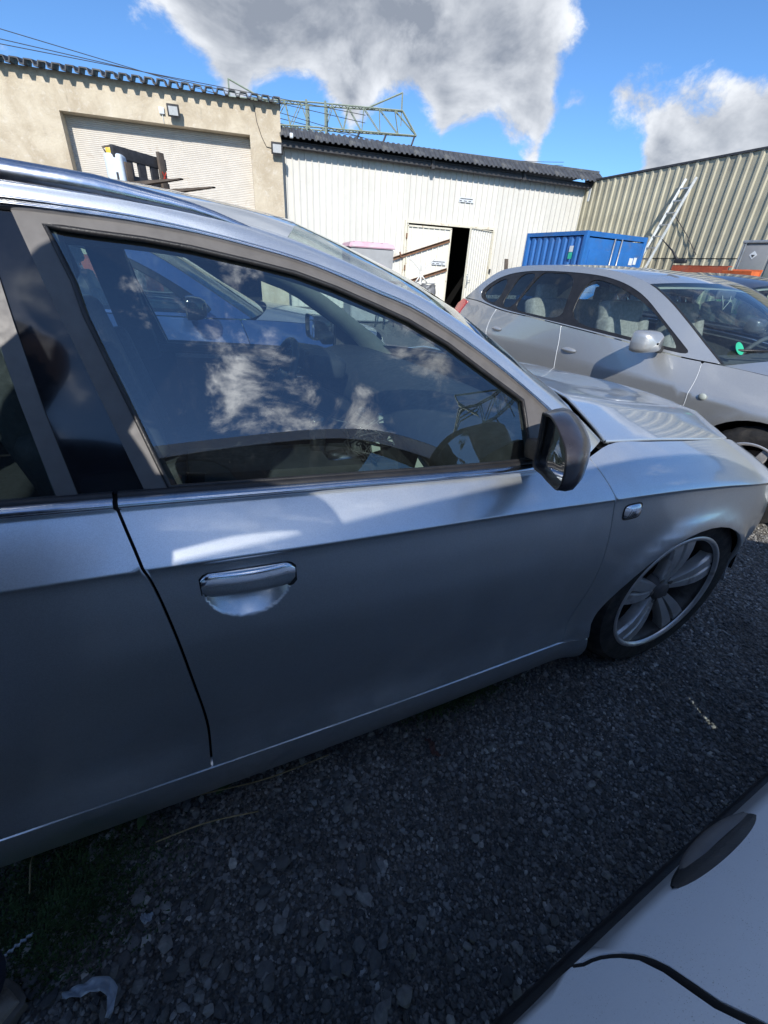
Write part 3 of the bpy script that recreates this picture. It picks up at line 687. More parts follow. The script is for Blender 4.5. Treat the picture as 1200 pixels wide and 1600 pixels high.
# near door mirror with its black housing
ring0 = [(-.78,.037,1.055),(-.78,.034,1.02),(-.78,.032,.991),(-.78,.030,.937),(-.805,-.03,.938),(-.825,-.075,.941),(-.84,-.112,.949),(-.842,-.118,.98),(-.84,-.108,1.02),(-.823,-.06,1.050),(-.80,-.006,1.062)]
ring0 = resample(ring0+[ring0[0]], 41)[:-1]; c0 = ring0.mean(0)
rows = []
for sc, dv in ((.99, (-.002, 0, 0)), (1.03, (.012, -.002, 0)), (1.05, (.035, .002, 0)), (1.0, (.07, .018, 0)), (.82, (.105, .035, -.004)), (.5, (.13, .048, -.008)), (.12, (.14, .052, -.01))):
    q = c0+(ring0-c0)*sc+np.array(dv); rows.append(np.vstack([q, q[:1]]))
dm = grid('door_mirror', rows, 'mirror_cap', estate, flip=True)
i1 = c0+(ring0-c0)*.90; i2 = i1+np.array([.014, .004, 0]); rows = [ring0+np.array([-.003, 0, 0]), c0+(ring0-c0)*.965+np.array([-.006, 0, 0]), i1, i2]
grid('mirror_bezel', [np.vstack([q, q[:1]]) for q in rows], 'black_plastic', dm, flip=True)
k_ = len(i2); mk('mirror_glass', [tuple(i2.mean(0))]+[tuple(p) for p in i2], [(0, 1+(i+1) % k_, 1+i) for i in range(k_)], 'mirror_glass', dm)
bm = bmesh.new(); bar_between(bm, (-.75, .02, .965), (-.70, .12, .935), .06, .05, .015); bmo('mirror_foot', bm, 'black_plastic', dm, True, 50)
door_mirror(estate, SA, (-.80, WA+.03, 1.0), 1, 'gloss_black', .20, .13, .06)
# cabin
extrude_y('dashboard', [(-.46,.90),(-.60,.935),(-.76,.925),(-.84,.88),(-.86,.80),(-.80,.72),(-.78,.55),(-.60,.45),(-.44,.6)], .17, WA-.17, 'cabin_dark', estate, 12, lambda t: .06*(1-t*t))
bm = bmesh.new(); add_box(bm, Vector((-.92, 1.32, .93)), (.16, .38, .09), Matrix.Rotation(.15, 3, 'Y'), .035, 3); bmo('instrument_hood', bm, 'cabin_dark', estate, True, 60)
box('centre_console', (-1.10, .93, .50), (.85, .26, .30), 'cabin_dark', estate, Matrix.Rotation(.06, 3, 'Y'), .03)
box('cabin_floor', (-1.55, WA/2, .30), (2.6, 1.5, .02), 'cabin_dark', estate)
steering_wheel(estate, (-1.10, 1.32, .84), tilt=.42)
make_seat(estate, -1.10, .48, .56, 'seat_dark'); make_seat(estate, -1.14, 1.36, .56, 'seat_dark')
bm = bmesh.new(); add_box(bm, Vector((-2.25, WA/2, .52)), (.5, 1.3, .16), None, .05, 3); add_box(bm, Vector((-2.55, WA/2, .80)), (.16, 1.3, .60), Matrix.Rotation(-.3, 3, 'Y'), .06, 3); bmo('rear_bench', bm, 'seat_dark', estate, True, 60)
for y in (.45, 1.40): box('rear_headrest', (-2.64, y, 1.12), (.09, .26, .14), 'seat_dark', estate, None, .04, 3)
# gear lever with its gaiter, torn wiring of the stripped console
V = []; F = []; tube_into(V, F, [(-.86,.93,.62),(-.855,.93,.70),(-.85,.93,.76)], [.012, .012, .012], 10); gl_ = mk('gear_lever', V, F, 'black_plastic', estate, True)
bm = bmesh.new(); add_box(bm, Vector((-.848,.93,.775)), (.05,.045,.085), Matrix.Rotation(-.2, 3, 'Y'), .018, 3); bmo('gear_knob', bm, 'gloss_black', gl_, True, 60)
V = []; F = []; pr = []
for q in np.linspace(0, 1, 8): pr.append((.085*(1-q)**1.3+.016+.008*math.sin(q*18), q*.09))
for i in range(24):
    a = 2*math.pi*i/24
    for r_, h_ in pr: rr_ = r_*(1+.14*math.sin(a*7+h_*60)); V.append((-.87+rr_*math.cos(a), .93+rr_*math.sin(a), .60+h_))
for i in range(24):
    for j in range(7): F.append((i*8+j, ((i+1) % 24)*8+j, ((i+1) % 24)*8+j+1, i*8+j+1))
mk('gear_gaiter', V, F, 'cabin_dark', gl_, True)
V = []; F = []; box('console_surround', (-.95,.90,.635), (.16,.11,.02), 'chrome_dull', estate, None, .008)
for q in range(11):
    x0 = -.86+random.uniform(-.05, .08); y0 = .85+random.uniform(-.10, .12); pts = [(x0, y0, .66)]
    for e in range(5): pts.append((x0+random.uniform(-.06, .07)*(e+1)/2, y0+random.uniform(-.05, .05), .66+.035*e+random.uniform(-.02, .02)))
    tube_into(V, F, resample(pts, 18).tolist(), .0035, 5)
mk('hanging_wires', V, F, 'black_plastic', estate, True)
bm = bmesh.new()
for q, (x, y, z) in enumerate([(-.80,.84,.80),(-.77,.90,.76),(-.84,.80,.70),(-.74,.86,.70)]): add_box(bm, Vector((x, y, z)), (.03, .02, .035), Matrix.Rotation(q*.7, 3, 'Y'), .003)
bmo('plug_connectors', bm, 'cabin_pale', estate)
box('drinks_can_holder', (-1.02, .98, .70), (.06, .06, .16), 'gloss_black', estate, None, .02, 3)
bm = bmesh.new(); bar_between(bm, (-.82, .50, .62), (-.735, .54, .88), .055, .012, .004); bmo('loose_trim_strip', bm, 'cabin_pale', estate, True, 40)
# chrome outline of the far inner door handle
V = []; F = []; tube_into(V, F, [(-1.043,1.735,.838),(-.90,1.735,.815),(-.738,1.735,.785),(-.765,1.735,.748),(-.88,1.735,.765),(-1.007,1.735,.780)], .004, 6, True); tube_into(V, F, [(-.90,1.735,.813),(-.925,1.735,.768)], .004, 6); tube_into(V, F, [(-1.02,1.73,.825),(-.985,1.725,.795),(-.925,1.73,.785)], .009, 6)
mk('inner_door_handle', V, F, 'chrome', estate, True)
# wiper arms in the cowl
V = []; F = []; tube_into(V, F, [(-.38,1.3,.945),(-.34,.9,.985),(-.40,.45,.965)], .008, 6); mk('wiper_arm', V, F, 'black_plastic', estate, True)

# ================================================================== other cars
def chaikin(P, it=2):
    P = np.array(P, float)
    for _ in range(it):
        Q = np.roll(P, -1, 0); P = np.stack([P*.75+Q*.25, P*.25+Q*.75], 1).reshape(-1, 2)
    return [tuple(p) for p in P]
def simple_car(root, W, plan, crease, top, ytop, zs, low, tum, gaps, xf, front, rear, wb, wheel, dlo, glasses, edge, ihead, body, frame='gloss_black', glassm='pale_glass', seat='seat_grey', cabin='cabin_mid', lining='cabin_pale', a=.8, arch=(.36,.34), moulding=None, handle='body', hz=None, hood_in=.14, style='five', res=.05, roofcrown=.055, dash=None, sillc='black_plastic', mirror=None, sides=(False, True), handles=None, mirbody=None, gapw=.003):
    dlo = chaikin(dlo); glasses = [chaikin(q) for q in glasses]
    hp = np.array(edge[ihead]); edge = [tuple(p) for p in resample(edge, 46)]; ihead = int(np.argmin([np.hypot(*(np.array(p)-hp)) for p in edge]))
    wr, rim, zw = wheel
    S = Surf(W, plan, crease, top, ytop, zs, low, tum=tum, a=a, flare=[(0, zw, arch[0]+.005, arch[1]+.005, .012), (-wb, zw, arch[0]+.005, arch[1]+.005, .012)])
    G = [[tuple(p) for p in resample(q, 40)] for q in gaps]; gg = gapw
    for mirrored in sides:
        ar = arch_pts(0, zw, arch[0], arch[1], zs+.005)
        panel('front_fender', sh(G[0], gg)+[(G[0][-1][0]+.02, zs)]+ar[::-1]+front+topline(S, front[-1][0]-.02, G[0][0][0]+.01, 22), S, body, root, res, mirror=mirrored)
        for i in range(len(gaps)-1):
            nm = 'front_door' if i == 0 else 'rear_door'
            low_pts = []
            if i == len(gaps)-2 and G[i+1][-1][1] > zs+.1: low_pts = [(x, z) for x, z in arch_pts(-wb, zw, arch[0], arch[1], zs+.005) if x > G[i+1][-1][0]+.02]
            panel(nm, sh(G[i], -gg)+low_pts+sh(G[i+1][::-1], gg)+topline(S, G[i+1][0][0]+.01, G[i][0][0]-.01, 22), S, body, root, res, mirror=mirrored)
        ar2 = arch_pts(-wb, zw, arch[0], arch[1], zs+.005)
        ar2 = [p for p in ar2 if p[0] < G[-1][-1][0]-.01] if G[-1][-1][1] > zs+.1 else ar2
        panel('rear_quarter', sh(G[-1], -gg)+ar2+rear+topline(S, rear[-1][0]+.02, G[-1][0][0]-.01, 22), S, body, root, res, mirror=mirrored)
        x0, x1 = -arch[0]-.02, -wb+arch[0]+.02
        panel('sill', [(x, zs-.006) for x in np.linspace(x0, x1, 14)]+[(x, zs-.10) for x in np.linspace(x1, x0, 14)], S, sillc, root, .08, mirror=mirrored, thick=.03)
        panel('inner_skin', [(G[0][0][0]+.15, S.top(G[0][0][0]+.15)-.06), (G[0][-1][0]+.08, zs-.05), (-wb+arch[0], zs-.05), (-wb+arch[0]-.05, zs+.2), (G[-1][0][0]-.15, S.top(G[-1][0][0])-.06)], S, 'void', root, .1, mirror=mirrored, off=.03, thick=0)
        panel('door_trim', [(-.6, .36), (-wb+.35, .36)]+[(x, float(S.top(x))+.01) for x in np.linspace(-wb+.3, -.6, 14)], S, cabin, root, .1, mirror=mirrored, off=.08, thick=.02)
        ring = [(x, z) for x, z in edge]+[(edge[-1][0]-.10, float(S.top(edge[-1][0]-.10))+.004)]+[(x, float(S.top(x))+.004) for x in np.linspace(edge[-1][0]-.05, edge[0][0]-.03, 30)]
        panel('roof_side', ring, S, body, root, res, holes=[dlo], mirror=mirrored)
        panel('window_frame', dlo, S, frame, root, res, holes=glasses, mirror=mirrored, off=.004)
        for gi, gq in enumerate(glasses): panel('side_window', gq, S, glassm, root, .09, mirror=mirrored, off=.010, thick=0)
        for xw in (0, -wb):
            V = []; F = []; pts = arch_pts(xw, zw, arch[0]+.012, arch[1]+.012, zs-.05, 18)
            for (x, z) in pts:
                for y in (.04, .40): V.append((x, W-y if mirrored else y, z))
            for i in range(17): F.append((2*i, 2*i+1, 2*i+3, 2*i+2))
            F.append(tuple(range(1, 36, 2)))
            mk('wheel_house', V, F, 'void', root)
        for xw in (0, -wb): make_wheel(root, (xw, W-.045 if mirrored else .045, zw), wr, rim, .20, 1 if mirrored else -1, style=style, cheap=True)
        if moulding:
            (mz0, mz1, mx0, mx1, mo) = moulding; P = []
            for x in np.linspace(mx0, mx1, 30):
                P.append([(x, float(S(x, mz0))+b, z) for b, z in ((0, mz0), (-mo*.8, mz0+.004), (-mo, (mz0+mz1)/2), (-mo*.8, mz1-.004), (0.004, mz1))])
            P = np.array(P)
            if mirrored: P[..., 1] = W-P[..., 1]
            grid('side_moulding', P, 'black_plastic', root, flip=not mirrored)
        for (hx_, hz_, hl, hh, hm) in handles or []:
            rows = []
            for x in np.linspace(hx_-hl/2, hx_+hl/2, 14):
                e = max(.12, 1-((x-hx_)/(hl/2))**2)**.5; y = float(S(x, hz_))
                rows.append([(x, y+b, hz_+c*hh*e) for b, c in ((.012, .5), (-.012*e, .42), (-.022*e, .1), (-.020*e, -.2), (-.006*e, -.45), (.012, -.5))])
            P = np.array(rows)
            if mirrored: P[..., 1] = W-P[..., 1]
            h_ = grid('door_handle', P, hm, root, flip=not mirrored)
        if mirror:
            door_mirror(root, S, (mirror[0], W-mirror[1] if mirrored else mirror[1], mirror[2]), 1 if mirrored else -1, mirbody or body, .19, .14, .05)
    E3 = yz3(S, edge, .002)
    rf = resample(E3[ihead:].tolist(), 30)
    grid('roof', across(rf, W, 15, lambda t: roofcrown*(1-t**6), lambda t: .09*(1-t)**5-.07*t**5), body, root)
    li = rf.copy(); li[:, 2] -= .035; grid('headliner', across(li, W, 9, lambda t: roofcrown*.8, lambda t: .09*(1-t)**5), lining, root)
    ws_ = resample(E3[:ihead+1].tolist(), 20); ws_[0, 2] += .0
    grid('windscreen', across(ws_, W, 17, lambda t: roofcrown*t+.02*(1-t), lambda t: .22*(1-t)+.09*t), glassm, root)
    bd = resample(E3[:ihead+1].tolist(), 20); rows = [bd, bd+np.array([.012, .0, -.002]), bd+np.array([.006, .03, .0])]
    for mirrored in sides: grid('windscreen_seal', [mir(q, W) if mirrored else q for q in rows], 'black_plastic', root)
    hb = [(x, float(S(x, S.top(x)-.001)), float(S.top(x))) for x in np.linspace(edge[0][0]+.03, front[-1][0]-.03, 16)]
    grid('bonnet', across(resample(hb, 16), W, 15, lambda t: .07*(1-t)+.05*t, lambda t: .20*(1-t)**3+.14*t**3), body, root)
    fr = yz3(S, front[::-1]); grid('front_fascia', across(resample(fr.tolist(), 12), W, 13, lambda t: .045*(1-t), lambda t: .15), body, root)
    rr2 = yz3(S, rear); grid('tail_panel', across(resample(rr2.tolist(), 12), W, 13, lambda t: 0, lambda t: -.08), body, root)
    tg = [tuple(E3[-1]), tuple(yz3(S, [rear[-1]])[0])]; grid('rear_screen', across(resample(tg, 8, smooth=False), W, 11, lambda t: .0, lambda t: -.07), 'dark_glass', root)
    box('underbody', (-wb/2, W/2, zs-.05), (wb+1.1, W-.30, .10), 'void', root)
    box('engine_bay', (.1, W/2, .6), (.8, W-.75, .30), 'void', root)
    dx, dz = dash or (-.55, float(S.top(-.6)))
    extrude_y('dashboard', [(dx+.10, dz-.03), (dx, dz-.01), (dx-.16, dz-.02), (dx-.20, dz-.15), (dx-.1, dz-.4), (dx+.1, dz-.4)], .20, W-.20, cabin, root, 8, lambda t: .06*(1-t*t))
    steering_wheel(root, (dx-.26, W*.72, dz-.08), m=cabin)
    make_seat(root, dx-.32, W*.28, .58, seat); make_seat(root, dx-.32, W*.72, .58, seat)
    bm = bmesh.new(); add_box(bm, Vector((dx-1.45, W/2, .56)), (.5, W-.5, .16), None, .05, 3); add_box(bm, Vector((dx-1.75, W/2, .86)), (.15, W-.5, .55), Matrix.Rotation(-.3, 3, 'Y'), .05, 3); bmo('rear_bench', bm, seat, root, True, 60)
    for y in (W*.27, W*.73): box('rear_headrest', (dx-1.83, y, 1.18), (.09, .25, .15), seat, root, None, .04, 3)
    return S
LOWG = [(0,0),(.15,.004),(.35,.015),(.6,.035),(.8,.05),(.92,.045),(1,.035),(1.4,.09)]
# --- grey estate standing across in front of the silver car's nose
mpv = thing('parked_car', 'grey five-door estate parked across in front of the silver car, red tail lamp', 'car', (1.50, .67, 0), R(-88))
dl = [(-.60,.905),(-.72,.985),(-.90,1.10),(-1.08,1.215),(-1.25,1.285),(-1.45,1.332),(-1.7,1.354),(-2.1,1.362),(-2.5,1.35),(-2.8,1.30),(-3.02,1.20),(-3.08,1.13),(-2.98,1.065),(-2.6,1.018),(-2.1,.996),(-1.62,.978),(-1.1,.945),(-.8,.918)]
gl1 = [(-.72,.930),(-.72,.945),(-.78,1.0),(-.90,1.085),(-1.06,1.175),(-1.24,1.245),(-1.44,1.30),(-1.62,1.322),(-1.66,1.20),(-1.62,1.0),(-1.1,.968)]
gl2 = [(-1.80,1.345),(-2.1,1.348),(-2.22,1.345),(-2.32,1.18),(-2.38,1.028),(-2.1,1.016),(-1.72,1.002),(-1.75,1.15)]
gl3 = [(-2.26,1.343),(-2.50,1.328),(-2.56,1.20),(-2.60,1.04),(-2.41,1.030),(-2.35,1.18)]
gl4 = [(-2.66,1.29),(-2.82,1.255),(-2.97,1.17),(-2.99,1.12),(-2.90,1.075),(-2.68,1.048)]
SM = simple_car(mpv, 1.74, plan=[(-3.7,.22),(-3.4,.12),(-3.0,.06),(-2.4,.015),(-1.6,0),(-1,0),(-.4,.01),(0,.03),(.4,.09),(.7,.22)],
    crease=[(-3.6,.80),(-2.5,.78),(-1.5,.75),(-.5,.70),(.3,.66)], top=[(-3.6,1.06),(-2.98,1.045),(-2.57,1.005),(-2.0,.985),(-1.61,.965),(-1.1,.932),(-.6,.885),(-.42,.88),(0,.855),(.4,.80),(.66,.70)],
    ytop=[(-3.6,.10),(-.7,.085),(-.42,.14),(0,.17),(.4,.20),(.66,.22)], zs=.27, low=LOWG, tum=.42,
    gaps=[[(-.52,.872),(-.49,.80),(-.47,.65),(-.49,.5),(-.52,.28)], [(-1.66,.957),(-1.64,.85),(-1.63,.6),(-1.63,.28)], [(-2.62,1.0),(-2.66,.90),(-2.66,.78),(-2.56,.65),(-2.47,.55)]],
    xf=.66, front=[(.40,.25),(.62,.30),(.70,.45),(.70,.60),(.66,.69)], rear=[(-3.15,.27),(-3.50,.33),(-3.58,.55),(-3.56,.80),(-3.50,.95),(-3.36,1.055)], wb=2.62, wheel=(.305,.205,.305), dlo=dl, glasses=[gl1, gl2, gl3, gl4],
    edge=[(-.43,.885),(-.58,.985),(-.75,1.10),(-.93,1.212),(-1.12,1.303),(-1.35,1.362),(-1.7,1.396),(-2.2,1.404),(-2.6,1.385),(-2.9,1.335),(-3.15,1.21),(-3.28,1.12)], ihead=4, body='grey_silver', frame='black_plastic', handles=[(-1.51,.795,.15,.045,'grey_silver'),(-2.50,.835,.15,.045,'grey_silver')], mirror=(-.84,-.10,.965), res=.05, style='seven', dash=(-.55,.90), roofcrown=.026)
# bright edges of its door gaps, tail lamp, repeater, aerial, hanging tag, badge on the screen
for q in ([(-1.66,.957),(-1.64,.85),(-1.63,.6),(-1.63,.30)], [(-2.62,1.0),(-2.66,.90),(-2.66,.78),(-2.56,.65)]):
    P = resample(q, 24); tube('gap_edge', [(x-.003, float(SM(x, z))-.001, z) for x, z in P], .003, 'white_plastic', mpv, 6)
P = resample([(-.52,.872),(-.49,.80),(-.47,.65),(-.49,.5)], 20); tube('gap_edge', [(x, float(SM(x, z))-.0005, z) for x, z in P], .002, 'white_plastic', mpv, 6)
SMt = SM
panel('tail_lamp', [(-3.24,1.03),(-3.33,.93),(-3.40,.76),(-3.56,.76),(-3.57,.88),(-3.50,.99),(-3.38,1.05)], SM, 'lens_red', mpv, .03, off=-.008)
bm = bmesh.new(); bmesh.ops.create_uvsphere(bm, u_segments=14, v_segments=8, radius=.026); bmesh.ops.transform(bm, matrix=Matrix.Translation((-.38, float(SM(-.38,.70))-.002, .70)) @ Matrix.Diagonal((1, .45, .8, 1)), verts=bm.verts); bmo('side_repeater', bm, 'cabin_pale', mpv, True)
tube('aerial', [(-1.42,.87,1.475),(-1.50,.87,1.55),(-1.62,.87,1.63)], [.012,.006,.003], 'black_plastic', mpv, 6)
bm = bmesh.new(); add_box(bm, Vector((-1.40,.87,1.475)), (.10,.035,.03), None, .01); bmo('aerial_base', bm, 'black_plastic', mpv, True)
bm = bmesh.new(); add_box(bm, Vector((-.96,.87,1.26)), (.03,.22,.06), None, .02); ms = bmo('rear_view_mirror', bm, 'cabin_mid', mpv, True)
tube('hanging_string', [(-.94,.80,1.255),(-.93,.83,1.20),(-.93,.85,1.16),(-.93,.90,1.22),(-.94,.91,1.255)], .003, 'cabin_pale', mpv, 5)
mat('badge_green', (.03,.42,.24), .5); bm = bmesh.new(); bmesh.ops.create_cone(bm, cap_ends=True, segments=20, radius1=.042, radius2=.042, depth=.002); bmesh.ops.transform(bm, matrix=Matrix.Translation((-.43,.30,.975)) @ Matrix.Rotation(R(58), 4, 'Y'), verts=bm.verts); bmo('screen_sticker', bm, 'badge_green', mpv)
V = []; F = []; tube_into(V, F, [(-.32,.75,.955),(-.37,.5,.965),(-.43,.28,.965)], .008, 6); tube_into(V, F, [(-.30,1.2,.955),(-.34,.85,.97),(-.40,.6,.975)], .008, 6); mk('wiper_arms', V, F, 'black_plastic', mpv, True)
# --- dark car beyond it
dk = thing('parked_car', 'dark car half hidden behind the grey estate, its windscreen at the right edge', 'car', (3.75, 1.25, 0), R(-86))
def generic(root, W, body, h=0., **kw):
    up = lambda L, k=1.: [(x, z+h*k*max(0, min(1, (z-.7)/.7))) for x, z in L]
    d = up([(-.62,.945),(-.85,1.09),(-1.05,1.20),(-1.25,1.28),(-1.5,1.325),(-1.9,1.345),(-2.3,1.325),(-2.65,1.24),(-2.85,1.11),(-2.7,1.03),(-2.2,1.00),(-1.6,.985),(-1.0,.96)])
    g1 = up([(-.82,.975),(-.88,1.05),(-1.05,1.16),(-1.25,1.245),(-1.48,1.295),(-1.56,1.30),(-1.60,1.01),(-1.1,.985)])
    g2 = up([(-1.68,1.312),(-1.9,1.317),(-2.25,1.30),(-2.42,1.26),(-2.52,1.04),(-2.2,1.025),(-1.70,1.012)])
    ed = up([(-.42,.92),(-.58,1.02),(-.76,1.13),(-.95,1.24),(-1.15,1.325),(-1.4,1.375),(-1.8,1.40),(-2.2,1.39),(-2.6,1.32),(-2.9,1.18),(-3.05,1.08)])
    o = dict(plan=[(-3.6,.22),(-3.3,.12),(-2.9,.06),(-2.3,.015),(-1.6,0),(-1,0),(-.4,.01),(0,.03),(.4,.09),(.75,.24)],
        crease=up([(-3.5,.80),(-2.5,.78),(-1.5,.76),(-.5,.72),(.4,.68)]), top=up([(-3.5,1.04),(-2.7,1.01),(-2.2,.98),(-1.6,.965),(-1.0,.94),(-.6,.918),(-.42,.912),(0,.885),(.4,.83),(.72,.74)]),
        ytop=[(-3.5,.10),(-.7,.085),(-.42,.14),(0,.17),(.4,.20),(.72,.22)], zs=.27, low=LOWG, tum=.46,
        gaps=[up([(-.50,.905),(-.47,.80),(-.45,.65),(-.47,.5),(-.50,.28)]), up([(-1.62,.957),(-1.60,.85),(-1.59,.6),(-1.59,.28)]), up([(-2.60,.99),(-2.62,.90),(-2.60,.78),(-2.50,.65),(-2.42,.55)])],
        xf=.72, front=[(.42,.25),(.66,.30),(.75,.45),(.76,.60),(.72,.72+h*.05)], rear=[(-3.1,.27),(-3.40,.33),(-3.48,.55),(-3.46,.80),(-3.40,.95),(-3.28,1.03+h*.8)], wb=2.6, wheel=(.315,.215,.315),
        dlo=d, glasses=[g1, g2], edge=ed, ihead=4, body=body, res=.07)
    o.update(kw)
    return simple_car(root, W, **o)
generic(dk, 1.74, 'dark_paint', mirror=(-.85,-.10,1.0), seat='seat_dark', cabin='cabin_dark')
# --- blue car on the far side, seen through the silver car's windows
bl = thing('parked_car', 'dark blue car seen through the silver car\'s side windows', 'car', (-.55, 2.72, 0), R(1.5))
generic(bl, 1.80, 'blue_paint', h=.06, mirror=(-.86,-.09,1.02), mirbody='gloss_black', seat='cabin_mid', cabin='cabin_pale', handles=[(-1.48,.83,.16,.03,'blue_paint')])
# --- white car standing close behind the camera
wy = R(5.2); wW = 1.74; oloc = Vector((.22, -.472, 0)) + Matrix.Rotation(wy, 3, 'Z') @ Vector((0, -wW, 0))
wc = thing('parked_car', 'dusty white car at the lower right corner, black door handle and side strip', 'car', oloc, wy)
wd = [(-.30,1.20),(-.46,1.33),(-.64,1.47),(-.82,1.58),(-1.05,1.635),(-1.6,1.645),(-2.2,1.61),(-2.8,1.52),(-3.0,1.25),(-2.95,1.12),(-2.2,1.09),(-1.4,1.075),(-.7,1.065),(-.34,1.08)]
wg = [[(-.52,1.10),(-.56,1.27),(-.74,1.44),(-.90,1.54),(-1.10,1.60),(-1.36,1.605),(-1.42,1.105)], [(-1.53,1.607),(-2.0,1.595),(-2.25,1.575),(-2.32,1.125),(-1.52,1.11)], [(-2.40,1.50),(-2.75,1.44),(-2.90,1.25),(-2.88,1.16),(-2.42,1.13)]]
SW = simple_car(wc, wW, plan=[(-3.6,.20),(-3.3,.10),(-2.9,.04),(-2.3,.01),(-1.6,0),(-1,.002),(-.4,.012),(0,.03),(.4,.09),(.85,.26)],
    crease=[(-3.5,.74),(-2.5,.73),(-1.5,.72),(-.5,.70),(.4,.66)], top=[(-3.5,1.10),(-2.9,1.08),(-2.2,1.06),(-1.4,1.045),(-.7,1.03),(-.2,1.02),(0,1.01),(.4,.97),(.8,.86)],
    ytop=[(-3.5,.25),(-1.6,.25),(-.7,.25),(-.2,.24),(0,.24),(.4,.24),(.8,.25)], zs=.27, low=[(0,0),(.15,.002),(.35,.008),(.6,.02),(.8,.03),(.92,.03),(1,.025),(1.4,.08)], tum=.33, a=.95,
    gaps=[[(-.42,1.02),(-.40,.80),(-.40,.6),(-.44,.4),(-.48,.28)], [(-1.42,1.04),(-1.404,.94),(-1.395,.87),(-1.394,.843),(-1.396,.818),(-1.3917,.794),(-1.389,.767),(-1.392,.755),(-1.402,.741),(-1.4152,.730),(-1.431,.724),(-1.447,.69),(-1.45,.5),(-1.45,.28)], [(-2.5,1.05),(-2.5,.9),(-2.46,.75),(-2.40,.6)]],
    xf=.8, front=[(.42,.25),(.72,.30),(.85,.45),(.88,.65),(.84,.82)], rear=[(-3.1,.27),(-3.40,.33),(-3.48,.55),(-3.46,.85),(-3.40,1.0),(-3.3,1.08)], wb=2.55, wheel=(.31,.21,.31), dlo=wd, glasses=wg,
    edge=[(.02,1.02),(-.10,1.13),(-.28,1.28),(-.50,1.50),(-.74,1.645),(-1.0,1.695),(-1.5,1.715),(-2.1,1.712),(-2.7,1.68),(-3.05,1.50),(-3.25,1.15)], ihead=4, body='white_paint', frame='black_plastic', glassm='pale_glass', seat='seat_dark', cabin='cabin_dark', moulding=(.44,.53,-.40,-2.15,.044), gapw=.0045, roofcrown=.05, res=.04, dash=(-.35,1.0), sides=(True, False))
# its flap handle in a dished recess
rows = []
def wl(x, z, out=0.): return (x, wW-(float(SW(x, z))-out), z)
for x in np.linspace(-1.292, -1.128, 18):
    e = max(.06, 1-((x+1.21)/.083)**2)**.5
    rows.append([wl(x, .7335+c*.0160*e, b) for b, c in ((-.004, 1), (.002*e, .92), (.004*e, .5), (.005*e, .1), (.005*e, -.35), (.003*e, -.8), (-.004, -1))])
hw_ = grid('door_handle', rows, 'black_plastic', wc, flip=True)
Pg = resample([(-1.42,1.04),(-1.404,.94),(-1.395,.87),(-1.394,.843),(-1.396,.818),(-1.3917,.794),(-1.389,.767),(-1.392,.755),(-1.402,.741),(-1.4152,.730),(-1.431,.724),(-1.447,.69),(-1.45,.5),(-1.45,.3)], 90)
tube('door_seal', [wl(x, z, -.0052) for x, z in Pg], .0052, 'void', wc, 8)
rows = []
for x in np.linspace(-1.27, -1.128, 14):
    e = max(.06, 1-((x+1.199)/.072)**2)**.5; rows.append([wl(x, .7285+c*.0085*e, b*.45-.002) for b, c in ((.016*e, 1), (.028*e, .7), (.031*e, 0), (.026*e, -.7), (.010, -1))])
grid('handle_flap', rows, 'frame_trim', hw_, flip=True)
# ================================================================== ground
mt, k, p = new_mat('gravel_ground')
ob = k.new('ShaderNodeTexCoord').outputs['Object']
v1 = k.vor(ob, 62, out='Color'); d1 = k.vor(ob, 62); v2 = k.vor(ob, 140, out='Color'); d2 = k.vor(ob, 140)
sp1 = k.new('ShaderNodeSeparateColor'); k.set(sp1, 0, v1); sp2 = k.new('ShaderNodeSeparateColor'); k.set(sp2, 0, v2)
ca = k.mix(sp1.outputs[0], (.10, .098, .095), (.30, .285, .26)); cb = k.mix(sp2.outputs[0], (.085, .083, .08), (.25, .235, .21))
c = k.mix(k.rng(d1, .38, .52), ca, cb); c = k.mix(k.math('MULTIPLY', k.rng(d2, .4, .75), .45), c, (.03, .029, .028))
c = k.mix(k.math('MULTIPLY', k.rng(k.noise(ob, 1.1, 5, .6), .35, .7), .35), c, (.10, .09, .078))
k.set(p, 'Base Color', c); k.set(p, 'Roughness', .9)
hgt = k.math('ADD', k.math('MULTIPLY', k.math('SUBTRACT', 1, d1), 1.), k.math('MULTIPLY', k.math('SUBTRACT', 1, d2), .4))
k.set(p, 'Normal', k.bump(hgt, .9, .016))
bm = bmesh.new(); bmesh.ops.create_grid(bm, x_segments=40, y_segments=40, size=400)
gr_o = bmo('ground', bm, 'gravel_ground'); gr_o.location = (0, 100, 0); props(gr_o, 'grey gravel ground of the yard', kind='structure')
mt, k, p = new_mat('stone')
oi = k.new('ShaderNodeAttribute'); oi.attribute_name = 'tone'; ob = k.new('ShaderNodeTexCoord').outputs['Object']
c = k.mix(oi.outputs['Fac'], (.085, .087, .092), (.38, .375, .36)); c = k.mix(k.rng(oi.outputs['Fac'], .93, 1.0), c, (.62, .60, .56))
c = k.mix(k.rng(k.noise(ob, 90, 4), .3, .75, 0, .4), c, (.06, .058, .055)); c = k.mix(k.math('MULTIPLY', k.rng(k.noise(ob, 2.6, 6, .65, .5), .45, .72), .6), c, (.050, .046, .042)); c = k.mix(k.math('MULTIPLY', k.rng(k.noise(ob, 5.5, 5, .6), .60, .74), .5), c, (.30, .275, .235))
k.set(p, 'Base Color', c); k.set(p, 'Roughness', .85)
